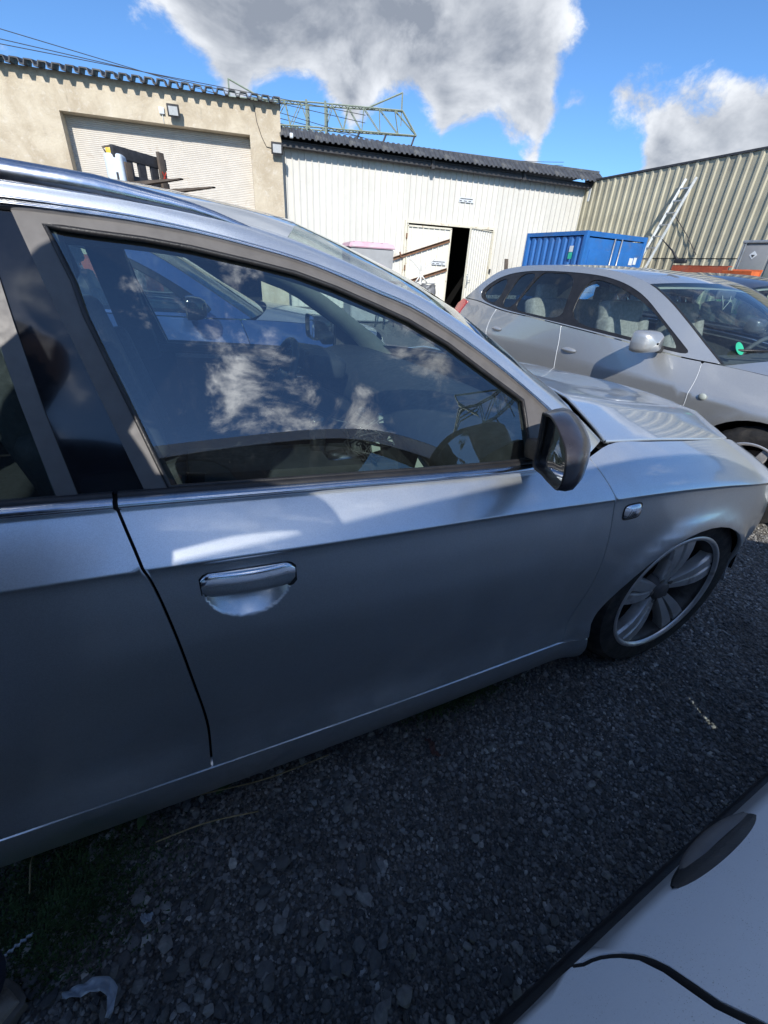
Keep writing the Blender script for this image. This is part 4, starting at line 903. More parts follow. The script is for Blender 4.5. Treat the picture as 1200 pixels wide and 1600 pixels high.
def stones(name, P, r, label):
    """P (n,2) places, r (n,) radii: rough pebbles with a tone of their own, one mesh"""
    bm = bmesh.new(); bmesh.ops.create_icosphere(bm, subdivisions=1, radius=1); bm.verts.ensure_lookup_table()
    B = np.array([v.co[:] for v in bm.verts]); Fb = np.array([[v.index for v in f.verts] for f in bm.faces]); bm.free()
    nv, nf, kx = len(B), len(Fb), len(P)
    S3 = np.stack([RNG.uniform(.75, 1.35, kx), RNG.uniform(.65, 1.1, kx), RNG.uniform(.40, .75, kx)], 1)
    J = 1+RNG.uniform(-.22, .22, (kx, nv, 1)); L = B[None]*J*S3[:, None]*r[:, None, None]
    th = RNG.uniform(0, 6.283, kx); tl = RNG.normal(0, .28, kx)
    c, s = np.cos(tl)[:, None], np.sin(tl)[:, None]; x = L[..., 0]*c-L[..., 2]*s; z = L[..., 0]*s+L[..., 2]*c
    c, s = np.cos(th)[:, None], np.sin(th)[:, None]; X = x*c-L[..., 1]*s+P[:, :1]; Y = x*s+L[..., 1]*c+P[:, 1:2]; Z = z+r[:, None]*RNG.uniform(.05, .5, kx)[:, None]
    V = np.stack([X, Y, Z], -1).reshape(-1, 3).astype(np.float32); F = (Fb[None]+np.arange(kx)[:, None, None]*nv).reshape(-1, 3).astype(np.int32)
    me = bpy.data.meshes.new(name); me.vertices.add(len(V)); me.vertices.foreach_set('co', V.ravel()); me.loops.add(F.size); me.loops.foreach_set('vertex_index', F.ravel())
    me.polygons.add(len(F)); me.polygons.foreach_set('loop_start', np.arange(0, F.size, 3, dtype=np.int32)); me.polygons.foreach_set('use_smooth', np.zeros(len(F), bool)); me.update(); me.validate()
    at = me.attributes.new('tone', 'FLOAT', 'POINT'); at.data.foreach_set('value', np.repeat(RNG.random(kx)**1.35, nv).astype(np.float32))
    me.materials.append(MATS['stone']); o = bpy.data.objects.new(name, me); COL.objects.link(o)
    return props(o, label, 'gravel', kind='stuff')
def scatter(x0, x1, y0, y1, nn): return np.stack([RNG.uniform(x0, x1, nn), RNG.uniform(y0, y1, nn)], 1)
A_ = scatter(-2.3, -.2, -.66, .45, 44000); ra = .0024+.0048*RNG.random(len(A_))**2+.006*(RNG.random(len(A_)) > .965)
B_ = scatter(-.2, 2.2, -.75, .9, 32000); rb = .004+.005*RNG.random(len(B_))**2
big = scatter(-2.2, -1.2, -.55, -.05, 150); rbig = RNG.uniform(.010, .019, len(big))
stones('gravel', np.vstack([A_, B_, big]), np.concatenate([ra, rb, rbig]), 'loose grey gravel stones between the two cars')

# ================================================================== buildings
a8 = R(-8); WD = Vector((math.cos(a8), math.sin(a8), 0)); WN = Vector((math.sin(a8), -math.cos(a8), 0)); WP = Vector((7.9, 15.0, 0))
def wallM(s, z, off=0., P=WP, D=WD, N=WN):
    """frame on a wall: x along it, y out of it towards the yard, z up"""
    o = P+D*s+N*off; o.z = z
    return Matrix(((D.x, N.x, 0, o.x), (D.y, N.y, 0, o.y), (0, 0, 1, o.z), (0, 0, 0, 1)))
def profile(u0, u1, pitch, prof):
    """prof: (u in 0..1, depth) for one rib"""
    out = []; kx = int(round((u1-u0)/pitch))
    for i in range(kx):
        for (u, d) in prof: out.append((u0+(i+u)*pitch, d))
    out.append((u1, prof[0][1])); return out
def ribbed(name, L, h, pitch, prof, m, parent, M, zrows=2, thick=.0):
    P = profile(0, L, pitch, prof); rows = [[(u, d, z) for (u, d) in P] for z in np.linspace(0, h, zrows)]
    o = grid(name, rows, m, parent, smooth=False); o.matrix_local = M
    return o
mat('white_cladding', (.64, .63, .585), .45, 0, .04, 2, dirt=(.44, .39, .31), dscale=1.6, dlo=.56, dhi=.85, objvar=.10)
mat('white_door', (.70, .69, .63), .5, 0, .05, 3, dirt=(.46, .36, .22), dscale=5, dlo=.62, dhi=.82)
mat('door_frame', (.66, .63, .52), .55, 0, .08, 5, dirt=(.36, .20, .08), dscale=6, dlo=.56, dhi=.72)
mat('beige_cladding', (.50, .46, .33), .55, 0, .07, 1.5, dirt=(.25, .22, .17), dscale=1.1, dlo=.48, dhi=.78, objvar=.22)
mat('grey_panel', (.30, .30, .29), .6, 0, .10, 2)
mat('roof_sheet', (.070, .075, .085), .6, 0, .2, 3, dirt=(.14, .14, .13), dscale=3)
mat('rust', (.20, .105, .06), .85, 0, .35, 9, bump=.3, bscale=80)
mat('red_steel', (.36, .075, .035), .7, 0, .2, 5, dirt=(.16, .10, .08), dscale=5, dlo=.5, dhi=.75)
mat('orange_steel', (.60, .13, .04), .65, 0, .2, 5, dirt=(.3, .16, .1), dscale=6, dlo=.55, dhi=.8)
mat('timber_dark', (.10, .08, .065), .85, 0, .25, 6)
mat('steel_dark', (.055, .055, .06), .6, .3, .25, 10)
mat('galvanised', (.42, .44, .46), .5, .6, .15, 10)
mat('alu', (.60, .60, .58), .4, .8, .1, 12)
mat('lamp_face', (.55, .57, .58), .3, 0, .05, 10)
mat('ink', (.05, .05, .055), .7, 0, .1, 8)
mt, k, p = new_mat('plaster')
ob = k.new('ShaderNodeTexCoord').outputs['Object']
c = k.mix(k.rng(k.noise(ob, 1.3, 8, .65, .6), .32, .70), (.44, .37, .27), (.60, .53, .41)); c = k.mix(k.math('MULTIPLY', k.rng(k.noise(ob, 7, 8, .7, .5), .52, .72), .55), c, (.66, .62, .55)); c = k.mix(k.math('MULTIPLY', k.rng(k.noise(k.mapping(ob, (3, 3, .5)), 2.2, 7, .7), .58, .78), .5), c, (.22, .19, .155))
k.set(p, 'Base Color', c); k.set(p, 'Roughness', .92); k.set(p, 'Normal', k.bump(k.math('ADD', k.noise(ob, 14, 8, .7), k.math('MULTIPLY', k.noise(ob, 2.2, 4), 1.2)), .55, .03))
# --- long white shed
shed = thing('shed', 'long white ribbed-sheet shed with dark roof edge and a half-open door', 'building', WP, 0)
def loc(parent, Mw): return Matrix.Translation(parent.location).inverted() @ Mw
RIB = [(0, 0), (.74, 0), (.75, .045), (.88, .045), (.89, 0)]
def clad(s0, nrib, z0, z1, pitch=.2):
    ribbed('cladding_sheet', nrib*pitch, z1-z0, pitch, RIB, 'white_cladding', shed, loc(shed, wallM(s0, z0)))
for i in range(4): clad(-5.87+i*1.0, 5, 0, 4.30)
clad(-1.87, 1, 0, 4.30)
for s0, nr in ((-1.67, 4), (-.87, 4), (-.07, 4), (.73, 4)): clad(s0, nr, 2.76, 4.30)
for i in range(3): clad(1.53+i*1.0, 5, 0, 4.30)
clad(4.53, 2, 0, 4.30)
# dark interior behind the door
bm = bmesh.new(); add_box(bm, Vector((0, 0, 0)), (3.3, 5, 3.2))
for f in list(bm.faces):
    if f.normal.y > .9: bm.faces.remove(f)
it = bmo('interior', bm, 'void', shed); it.matrix_local = loc(shed, wallM(-.13, 1.6, -2.53))
box('interior_shelf', (-.3, -1.6, 1.8), (.5, .02, .02), 'cabin_mid', it)
# door frame
for nm, c_, s_ in (('door_post', (-1.78, .03, 1.38), (.07, .07, 2.76)), ('door_post', (1.53, .03, 1.38), (.07, .07, 2.76)), ('door_head', (-.12, .03, 2.725), (3.24, .07, .07))):
    o = box(nm, (0, 0, 0), s_, 'door_frame', shed); o.matrix_local = loc(shed, wallM(c_[0], c_[2], c_[1]))
# left leaf, closed
lf = ribbed('door_leaf', 1.60, 2.56, .20, RIB, 'white_door', shed, loc(shed, wallM(-1.72, .06, .035)))
for c_, s_ in (((.8, .035, 2.55), (1.62, .04, .05)), ((.8, .035, .03), (1.62, .04, .05)), ((.012, .035, 1.28), (.05, .04, 2.56)), ((1.59, .035, 1.28), (.05, .04, 2.56))): box('leaf_rail', c_, s_, 'door_frame', lf)
for z_ in (.35, 1.3, 2.25): box('hinge', (-.03, .06, z_), (.05, .04, .16), 'rust', lf, None, .008)
# right leaf, swung outwards
hm = wallM(1.49, .06, .05); M2 = hm @ Matrix.Rotation(R(148), 4, 'Z')
RIBD = [(0, 0), (.5, 0), (.6, -.022), (.9, -.022)]
rl = ribbed('door_leaf', 1.50, 2.56, .15, RIBD, 'white_door', shed, loc(shed, M2))
for c_, s_ in (((.75, -.03, 2.575), (1.52, .03, .03)), ((.75, -.03, .0), (1.52, .03, .05)), ((.03, -.035, 1.28), (.06, .03, 2.56)), ((1.49, -.035, 1.28), (.05, .04, 2.56))): box('leaf_rail', c_, s_, 'door_frame', rl)
V = []; F = []; tube_into(V, F, [(1.42,-.06,.85),(1.42,-.10,.88),(1.42,-.10,1.18),(1.42,-.06,1.21)], .015, 6); tube_into(V, F, [(1.38,-.09,1.02),(1.22,-.09,1.03)], .012, 6); mk('door_latch', V, F, 'galvanised', rl, True)
box('padlock', (-.05,-.06,1.35), (.09,.05,.14), 'steel_dark', rl, None, .01)
# rusty angle irons slanting over the left leaf
for (s0, z0), (s1, z1) in (((-2.22, 1.60), (-.16, 2.27)), ((-1.80, .86), (-.16, 1.38))):
    L_ = math.hypot(s1-s0, z1-z0); b_ = thing('angle_iron', 'upper of two rusty bars slanting across the white door' if z0 > 1.2 else 'lower of two rusty bars slanting across the white door', 'steel bar', (0, 0, 0), 0, 'rusty bars on the white door')
    b_.matrix_world = wallM(s0, z0, .10) @ Matrix.Rotation(-math.atan2(z1-z0, s1-s0), 4, 'Y')
    bm = bmesh.new(); add_box(bm, Vector((L_/2, .012, .0)), (L_, .012, .10)); bmo('upright_flange', bm, 'rust', b_); bm = bmesh.new(); add_box(bm, Vector((L_/2, .05, .048)), (L_, .07, .010)); bmo('flat_flange', bm, 'rust', b_)
    if z0 > 1.2: box('fixing_bolt', (.30, .05, .06), (.04, .05, .16), 'rust', b_)
    bm = bmesh.new()
    for q in range(int(L_/.2)): add_box(bm, Vector((.1+q*.2, -.02, -.02)), (.03, .04, .05))
    bmo('spacers', bm, 'rust', b_)
# small signs: two lines of tiny print
for s0, z0, lines in ((.05, 3.42, 2), (-.76, 1.52, 2)):
    sg = thing('sign', 'small white two-line sign high on the shed wall above the door' if z0 > 3 else 'small white two-line sign on the closed door leaf', 'sign')
    sg.matrix_world = wallM(s0, z0, .050 if z0 > 3 else .10)
    box('sign_plate', (.27, 0, .055), (.54, .006, .13), 'white_plastic', sg)
    bm = bmesh.new(); x_ = .04
    for q in range(9): w_ = (.03, .05, .04, .06)[q % 4]; add_box(bm, Vector((x_+w_/2, .006, .085)), (w_, .003, .028)); x_ += w_+.008
    x_ = .02
    for w_ in (.09, .12, .10): add_box(bm, Vector((x_+w_/2, .006, .025)), (w_, .003, .022)); x_ += w_+.06
    bmo('lettering', bm, 'ink', sg)
# roof edge: corrugated apron, fascia beam
WAV = [(0, 0), (.12, .0), (.26, .042), (.62, .042), (.76, 0)]
for i in range(11):
    P = profile(0, 1.02, .17, WAV); rows = []
    for q in (0, 1): rows.append([(u, .56-.42*q+0*d, .12+.28*q+d*.9) for u, d in P])
    o = grid('roof_sheet', rows, 'roof_sheet', shed, smooth=False, solid=.012); o.matrix_local = loc(shed, wallM(-5.87+i*1.02, 4.30-.012*i))
o = box('fascia_beam', (5.55, .28, .04), (11.2, .10, .15), 'steel_dark', shed); o.matrix_local = loc(shed, wallM(-5.87, 4.29) @ Matrix.Rotation(R(.6), 4, 'Y'))
o = box('soffit', (5.55, .15, .0), (11.2, .36, .02), 'steel_dark', shed); o.matrix_local = loc(shed, wallM(-5.87, 4.37) @ Matrix.Rotation(R(.6), 4, 'Y'))
for s_ in (-1.1, 2.2, 4.9):
    o = box('beam_joint', (0, 0, 0), (.10, .16, .22), 'steel_dark', shed); o.matrix_local = loc(shed, wallM(s_, 4.27, .29))
o = box('roof_deck', (0, 0, 0), (11.2, 6, .08), 'roof_sheet', shed); o.matrix_local = loc(shed, wallM(-.3, 4.66, -2.9))
o = box('rear_wall', (0, 0, 0), (11.0, .1, 4.5), 'grey_panel', shed); o.matrix_local = loc(shed, wallM(-.3, 2.25, -5.8))
o = box('end_post', (0, 0, 0), (.12, .12, .55), 'white_plastic', shed); o.matrix_local = loc(shed, wallM(4.98, 4.05, .30))
# --- rendered garage on the left
gar = thing('garage_building', 'rendered beige garage building with a roller shutter and corrugated roof edge', 'building', WP+WD*-9, 0)
def gl2_(s, z, off=0.): return loc(gar, wallM(s, z, .40+off))
SH0, SH1, SHT = -11.38, -6.70, 4.40
for nm, s0, s1, z0, z1 in (('wall_panel', -16, SH0, 0, 5.16), ('wall_panel', SH1, -5.83, 0, 5.16), ('wall_panel', SH0, SH1, SHT, 5.16)):
    o = box(nm, ((s1-s0)/2, -.20, (z1-z0)/2), (s1-s0, .40, z1-z0), 'plaster', gar); o.matrix_local = gl2_(s0, z0)
o = box('gable_wall', (0, -3, 2.58), (.30, 5.2, 5.16), 'plaster', gar); o.matrix_local = gl2_(-5.98, 0)
sl = []
nsl = 42
for i in range(nsl): sl.append([(0, .0, i*.043), (0, .012, i*.043+.010), (0, .014, i*.043+.030), (0, 0, i*.043+.043)])
rows = []
for s_ in (0, SH1-SH0): rows.append([(s_, y, z) for q in sl for _, y, z in q])
mat('shutter', (.62, .58, .52), .5, 0, .06, 3, dirt=(.45, .38, .30), dscale=3, dlo=.55, dhi=.8)
o = grid('shutter_curtain', rows, 'shutter', gar, smooth=False); o.matrix_local = gl2_(SH0, 2.68, -.39)
o = box('shutter_rail', ((SH1-SH0)/2, 0, 0), (SH1-SH0, .05, .12), 'shutter', gar); o.matrix_local = gl2_(SH0, 2.66, -.375)
bm = bmesh.new(); add_box(bm, Vector((0, 0, 0)), (SH1-SH0+.3, 5, 4.4)); bm.faces.ensure_lookup_table()
for f in list(bm.faces):
    if f.normal.y > .9: bm.faces.remove(f)
o = bmo('interior', bm, 'void', gar); o.matrix_local = gl2_((SH0+SH1)/2, 2.2, -2.95)
WG = [(0, 0), (.10, 0), (.22, .10), (.68, .10), (.80, 0)]
for i in range(9):
    P = profile(0, 1.16, .29, WG); rows = []
    for q in (0, 1): rows.append([(u, .30-.55*q, .10*q+d) for u, d in P])
    o = grid('roof_sheet', rows, 'roof_sheet', gar, smooth=False, solid=.03); o.matrix_local = gl2_(-16.2+i*1.16, 5.11)
o = box('roof_deck', (0, 0, 0), (10.4, 5.4, .1), 'roof_sheet', gar); o.matrix_local = gl2_(-11, 5.13, -2.8)
# floodlights and cable
def floodlight(s, z, lab, sc=1.):
    t = thing('floodlight', lab, 'floodlight'); t.matrix_world = wallM(s, z, .40)
    box('lamp_housing', (0, .20*sc, 0), (.30*sc, .09*sc, .26*sc), 'steel_dark', t, Matrix.Rotation(-.3, 3, 'X'), .012)
    box('lamp_glass', (0, .246*sc, -.014*sc), (.22*sc, .012, .18*sc), 'lamp_face', t, Matrix.Rotation(-.3, 3, 'X'))
    bm = bmesh.new(); bar_between(bm, (-.12*sc, .0, .0), (-.12*sc, .2*sc, 0), .02); bar_between(bm, (.12*sc, .0, .0), (.12*sc, .2*sc, 0), .02); add_box(bm, Vector((0, .012, 0)), (.26*sc, .02, .05)); bmo('bracket', bm, 'steel_dark', t)
    return t
floodlight(-8.62, 4.66, 'black floodlight above the middle of the roller shutter')
floodlight(-5.98, 4.14, 'black floodlight at the corner of the garage beside the white shed', 1.05)
jb = thing('junction_box', 'small pale cable box on the garage wall left of the middle floodlight', 'cable box'); jb.matrix_world = wallM(-8.93, 4.66, .402); box('box_body', (0, .03, 0), (.13, .06, .14), 'white_plastic', jb, None, .01); tube('box_cable', [(0, .03, -.07), (.01, .02, -.2), (.02, .012, -.26)], .008, 'white_plastic', jb, 5)
cb_ = tube('wall_cable', [(-.55,.012,5.05),(-.50,.012,4.7),(-.40,.012,4.4),(-.28,.012,4.18),(-.1,.02,4.16)], .009, 'ink', None, 5); cb_.matrix_world = wallM(-5.98, 0, .402); props(cb_, 'thin black cable running down the garage wall to the corner floodlight', 'cable')
il = box('pipe_outlet', (0, .08, 0), (.10, .10, .12), 'white_plastic', None, None, .03, 3); il.matrix_world = wallM(-5.55, 4.47, .48); props(il, 'small round white fitting under the shed roof next to the garage', 'fitting')

# --- beige ribbed wall on the right
bdir = Vector((.03, 1, 0)).normalized(); BN_ = Vector((-1, .03, 0)).normalized()
be = thing('ribbed_wall', 'tall beige ribbed sheet-metal wall at the right of the yard', 'building', (12.75, 14.2, 0))
def bM(u, z, off=0.):                     # u runs from the corner towards the camera
    D = -bdir; return wallM(u, z, off, Vector((12.75, 14.32, 0)), D, BN_)
RB = [(0, 0), (.50, 0), (.60, .032), (.82, .032), (.92, 0)]
for i in range(14):
    hgt_ = 4.34 if i < 3 else 4.38
    ribbed('cladding_sheet', 1.16, hgt_-2.02, .29, RB, 'beige_cladding', be, loc(be, bM(i*1.16, 2.02)))
    ribbed('cladding_sheet', 1.16, 2.0, .29, RB, 'beige_cladding', be, loc(be, bM(i*1.16, 0.0, -.02)))
o = box('top_flashing', (8.1, .02, 0), (16.2, .16, .05), 'steel_dark', be); o.matrix_local = loc(be, bM(0, 4.38, -.05))
o = box('backing_wall', (8.1, -.2, 2.15), (16.2, .2, 4.25), 'grey_panel', be); o.matrix_local = loc(be, bM(0, 0))
tube('drip_cable', [(5.2,.06,3.2),(5.9,.06,2.6),(6.4,.06,2.1)], .012, 'ink', be, 5).matrix_local = loc(be, bM(-1.2, 0))
# ladder leaning on it
ld = thing('ladder', 'pale metal ladder leaning against the beige ribbed wall', 'ladder')
ft0, ft1 = bM(3.55, 0, 1.15).translation, bM(3.95, 0, 1.15).translation; tp0, tp1 = bM(4.12, 3.98, .10).translation, bM(4.44, 3.98, .10).translation
for a_, b_ in ((ft0, tp0), (ft1, tp1)):
    bm = bmesh.new(); bar_between(bm, a_, b_, .035, .07); bmo('stile', bm, 'alu', ld)
for q in range(13):
    t_ = (q+.6)/13.4; bm = bmesh.new(); bar_between(bm, ft0.lerp(tp0, t_), ft1.lerp(tp1, t_), .035, .035); bmo('rung', bm, 'alu', ld)

# --- blue container
ct = thing('shipping_container', 'small blue steel container with closed double doors beside the shed', 'container', (8.62, 9.50, 0), R(3))
cw, cl_, ch = 2.40, 2.25, 2.43
mat('container_blue', (.018, .13, .40), .5, 0, .10, 3, dirt=(.07, .12, .24), dscale=2.5, dlo=.5, dhi=.85)
CR = [(0, 0), (.30, 0), (.42, -.036), (.72, -.036), (.86, 0)]
for nm, M_ in (('side_panel', Matrix(((0, -1, 0, .03), (1, 0, 0, .06), (0, 0, 1, .14), (0, 0, 0, 1)))), ('side_panel', Matrix(((0, 1, 0, cw-.03), (1, 0, 0, .06), (0, 0, 1, .14), (0, 0, 0, 1))))):
    ribbed(nm, cl_-.12, ch-.26, (cl_-.12)/9, CR, 'container_blue', ct, M_)
for x in (.05, cw-.05):
    for y in (.05, cl_-.05): box('corner_post', (x, y, ch/2), (.11, .11, ch), 'container_blue', ct, None, .01)
for c_, s_ in (((.05, cl_/2, ch-.05), (.10, cl_, .10)), ((cw-.05, cl_/2, ch-.05), (.10, cl_, .10)), ((cw/2, .05, ch-.06), (cw, .10, .12)), ((cw/2, cl_-.05, ch-.06), (cw, .10, .12)), ((cw/2, .05, .09), (cw, .10, .16)), ((.05, cl_/2, .09), (.10, cl_, .16)), ((cw-.05, cl_/2, .09), (.10, cl_, .16))): box('frame_rail', c_, (s_[0]-.005, s_[1]-.005, s_[2]-.005), 'container_blue', ct)
box('container_roof', (cw/2, cl_/2, ch-.01), (cw-.06, cl_-.06, .02), 'container_blue', ct); box('container_floor', (cw/2, cl_/2, .12), (cw-.1, cl_-.1, .05), 'timber_dark', ct); box('rear_panel', (cw/2, cl_-.03, ch/2), (cw-.15, .03, ch-.2), 'container_blue', ct)
for x in (cw*.5-.56, cw*.5+.56):
    d_ = box('container_door', (x, .035, ch/2), (1.10, .05, ch-.30), 'container_blue', ct, None, .008)
    for z_ in (.62, 1.21, 1.80): box('door_pressing', (x, .004, z_), (.86, .02, .42), 'container_blue', d_, None, .012)
for x in (cw*.5-.14, cw*.5+.14, cw*.5-.80, cw*.5+.80):
    if abs(x-cw*.5) < .3:
        V = []; F = []; tube_into(V, F, [(x, -.035, .12), (x, -.035, ch-.12)], .018, 8); lr = mk('lock_rod', V, F, 'alu', ct, True)
        box('rod_handle', (x+(.14 if x > cw*.5 else -.14), -.05, 1.15), (.28, .02, .03), 'alu', lr)
mat('sticker_green', (.03, .45, .30), .5)
box('white_sticker', (1.93, -.012, 1.82), (.15, .004, .17), 'white_plastic', ct); box('white_sticker', (2.10, -.012, 1.84), (.12, .004, .17), 'white_plastic', ct)
box('green_sticker', (-.012, .42, 2.02), (.004, .13, .14), 'white_plastic', ct); box('green_sticker', (-.012, .42, 1.86), (.004, .13, .15), 'sticker_green', ct)
# ================================================================== things standing about the yard
mat('bin_grey', (.34, .35, .36), .7, 0, .08, 3, dirt=(.24, .24, .24), dscale=4, dlo=.55, dhi=.85); mat('lid_pink', (.62, .40, .47), .6, 0, .12, 4, dirt=(.5, .5, .5), dscale=5, dlo=.5, dhi=.8)
bn = thing('collection_bin', 'large grey metal bin with a faded pink lid before the white shed', 'bin', (2.66, 11.0, 0), R(-6))
def taper(name, w0, d0, w1, d1, h, m, parent, z=0, cx=0, cy=0):
    V = [(cx-w0/2, cy-d0/2, z), (cx+w0/2, cy-d0/2, z), (cx+w0/2, cy+d0/2, z), (cx-w0/2, cy+d0/2, z), (cx-w1/2, cy-d1/2, z+h), (cx+w1/2, cy-d1/2, z+h), (cx+w1/2, cy+d1/2, z+h), (cx-w1/2, cy+d1/2, z+h)]
    bm = bmesh.new(); vs = [bm.verts.new(v) for v in V]
    for f in ((0, 3, 2, 1), (4, 5, 6, 7), (0, 1, 5, 4), (1, 2, 6, 5), (2, 3, 7, 6), (3, 0, 4, 7)): bm.faces.new([vs[i] for i in f])
    bmesh.ops.bevel(bm, geom=list(bm.edges), offset=.02, segments=2, affect='EDGES')
    return bmo(name, bm, m, parent, True, 40)
taper('bin_body', 1.04, .86, 1.12, .95, 1.66, 'bin_grey', bn, .05, .56, .48)
taper('bin_lid', 1.20, 1.02, 1.10, .92, .11, 'lid_pink', bn, 1.72, .56, .48)
bm = bmesh.new()
for q in range(4): add_box(bm, Vector((.20+q*.24, .48, 1.84)), (.16, .80, .025), None, .01)
bmo('lid_ribs', bm, 'lid_pink', bn, True, 40)
for s_ in (.02, 1.10): box('bin_grip', (s_, .48, 1.45), (.05, .30, .20), 'bin_grey', bn, None, .02)
box('bin_label', (.35, .005, .95), (.22, .004, .05), 'ink', bn)
# washing-line frame with a grey sheet
dr_ = thing('folded_dryer', 'white wire dryer frame with curved arms, a grey sheet hanging from it', 'dryer', (4.12, 10.0, 0))
mat('tarp', (.13, .135, .145), .55, 0, .25, 7, dirt=(.35, .36, .38), dscale=6, dlo=.55, dhi=.7); mat('wire_white', (.65, .65, .62), .4, 0, .05, 8)
V = []; F = []; tube_into(V, F, [(0, 0, 0), (0, 0, 1.28)], .022, 8)
for s_ in (-1, 1): tube_into(V, F, resample([(0, 0, 1.20), (s_*.06, 0, 1.32), (s_*.2, .02, 1.45), (s_*.36, .04, 1.56)], 10).tolist(), .011, 6); tube_into(V, F, [(0, 0, 1.22), (s_*.16, -.05, 1.05)], .016, 6); tube_into(V, F, [(0, 0, 1.25), (s_*.08, .1, 1.03)], .016, 6)
tube_into(V, F, [(0, 0, 1.2), (-.02, 0, 1.58)], .012, 6); tube_into(V, F, [(-.5, 0, 1.03), (.42, 0, 1.04)], .014, 6)
mk('dryer_frame', V, F, 'wire_white', dr_, True)
rows = []
for i in range(16):
    u = i/15; row = []
    for j in range(14):
        v = j/13; x = -.34+u*.76-(.08*v*(u-.5)); z = 1.02-v*(.50+.10*math.sin(u*7))-.02*math.sin(u*20); y = .10*math.sin(u*11+v*3)*(.3+v)+.06*math.sin(v*9+u*14)-.06
        row.append((x*(1-.25*v*u), y, z))
    rows.append(row)
grid('hanging_sheet', rows, 'tarp', dr_, solid=.006)
ch_ = thing('metal_stool', 'rusty dark metal stool frame left of the wire dryer', 'stool', (3.35, 10.05, 0))
V = []; F = []
for x, y in ((-.2, -.2), (.2, -.2), (.2, .2), (-.2, .2)): tube_into(V, F, [(x*1.3, y*1.3, 0), (x, y, 1.0), ], .018, 6)
mk('stool_legs', V, F, 'steel_dark', ch_, True); box('stool_seat', (0, 0, 1.02), (.5, .5, .05), 'rust', ch_, None, .015); tube('stool_arm', [(.2,-.2,1.0),(.42,-.25,1.06),(.5,-.25,.7)], .018, 'steel_dark', ch_, 6)
# forklift with raised forks and a canister
fk = thing('forklift', 'raised black forklift carriage with two forks in front of the roller shutter', 'forklift', (-1.55, 8.9, 0), R(-45))
FZ = 2.27
for y in (-.36, .36): box('mast_rail', (-.28, y*.8, 1.2), (.12, .09, 2.3), 'steel_dark', fk)
box('mast_crosshead', (-.28, 0, 2.28), (.10, .66, .12), 'steel_dark', fk); box('carriage_bar', (-.10, 0, FZ+.36), (.06, 1.02, .15), 'steel_dark', fk, None, .006); box('carriage_bar', (-.10, 0, FZ+.04), (.06, 1.02, .13), 'steel_dark', fk, None, .006)
bm = bmesh.new()
for y in (-.25, 0, .25): add_box(bm, Vector((-.10, y, FZ+.20)), (.04, .14, .22))
bmo('carriage_web', bm, 'steel_dark', fk)
for y in (-.34, .36):
    bm = bmesh.new(); add_box(bm, Vector((-.03, y, FZ+(.22 if y > 0 else .10))), (.05, .12, .56 if y > 0 else .30), None, .006)
    q_ = bmesh.new(); q_.free()
    vs = [bm.verts.new(v) for v in ((-.05, y-.06, FZ-.06), (.98, y-.035, FZ+.03), (.98, y+.035, FZ+.03), (-.05, y+.06, FZ-.06), (-.05, y-.06, FZ), (1.0, y-.035, FZ+.045), (1.0, y+.035, FZ+.045), (-.05, y+.06, FZ))]
    for f in ((0, 3, 2, 1), (4, 5, 6, 7), (0, 1, 5, 4), (1, 2, 6, 5), (2, 3, 7, 6), (3, 0, 4, 7)): bm.faces.new([vs[i] for i in f])
    f_ = bmo('fork', bm, 'timber_dark', fk, True, 30)
    if y > 0:
        mat('mark_red', (.5, .05, .03), .7); bm = bmesh.new()
        for s_ in (-1, 1): bar_between(bm, (.0, y-.04*s_, FZ+.12), (.0, y+.04*s_, FZ+.24), .012, .012)
        bmo('red_cross_mark', bm, 'mark_red', f_)
bm = bmesh.new(); add_box(bm, Vector((-1.15, 0, .75)), (1.5, .95, .9), None, .08); add_box(bm, Vector((-1.6, 0, 1.0)), (.5, .95, .5), None, .10); bmo('chassis', bm, 'red_steel', fk, True, 40)
for x in (-.62, -1.65):
    for y in (-.46, .46):
        V = []; F = []; lathe(V, F, [(.12, -.07), (.26, -.07), (.28, -.05), (.28, .05), (.26, .07), (.12, .07)], 24, (x, y, .28)); mk('wheel', V, F, 'rubber', fk, True)
V = []; F = []
for x, y in ((-.5, -.42), (-.5, .42), (-1.7, -.42), (-1.7, .42)): tube_into(V, F, [(x, y, 1.1), (x-.05, y*.9, 1.95)], .03, 6)
mk('overhead_guard', V, F, 'steel_dark', fk, True); box('guard_roof', (-1.12, 0, 1.97), (1.3, .85, .05), 'steel_dark', fk)
cn = thing('canister', 'white plastic canister with a yellow cap hanging beside the forks', 'canister', (-1.96, 8.72, 2.02), R(-20))
mat('yellow_cap', (.65, .45, .05), .5); mat('canister_plastic', (.58, .66, .74), .45, 0, .06, 6)
bm = bmesh.new(); add_box(bm, Vector((0, 0, .30)), (.26, .22, .58), None, .05, 3); bmo('canister_body', bm, 'canister_plastic', cn, True, 50)
bm = bmesh.new(); add_box(bm, Vector((-.06, 0, .625)), (.09, .09, .07), None, .015); bmo('canister_cap', bm, 'yellow_cap', cn, True, 40); tube('canister_grip', [(-.12, 0, .60), (-.16, 0, .66), (-.02, 0, .69), (.08, 0, .62)], .014, 'timber_dark', cn, 6)
bm = bmesh.new(); add_box(bm, Vector((-.115, -.09, .2)), (.03, .05, .16)); bmo('canister_label', bm, 'ink', cn)
box('hanger_plate', (.02, .06, -.01), (.30, .34, .03), 'steel_dark', cn)
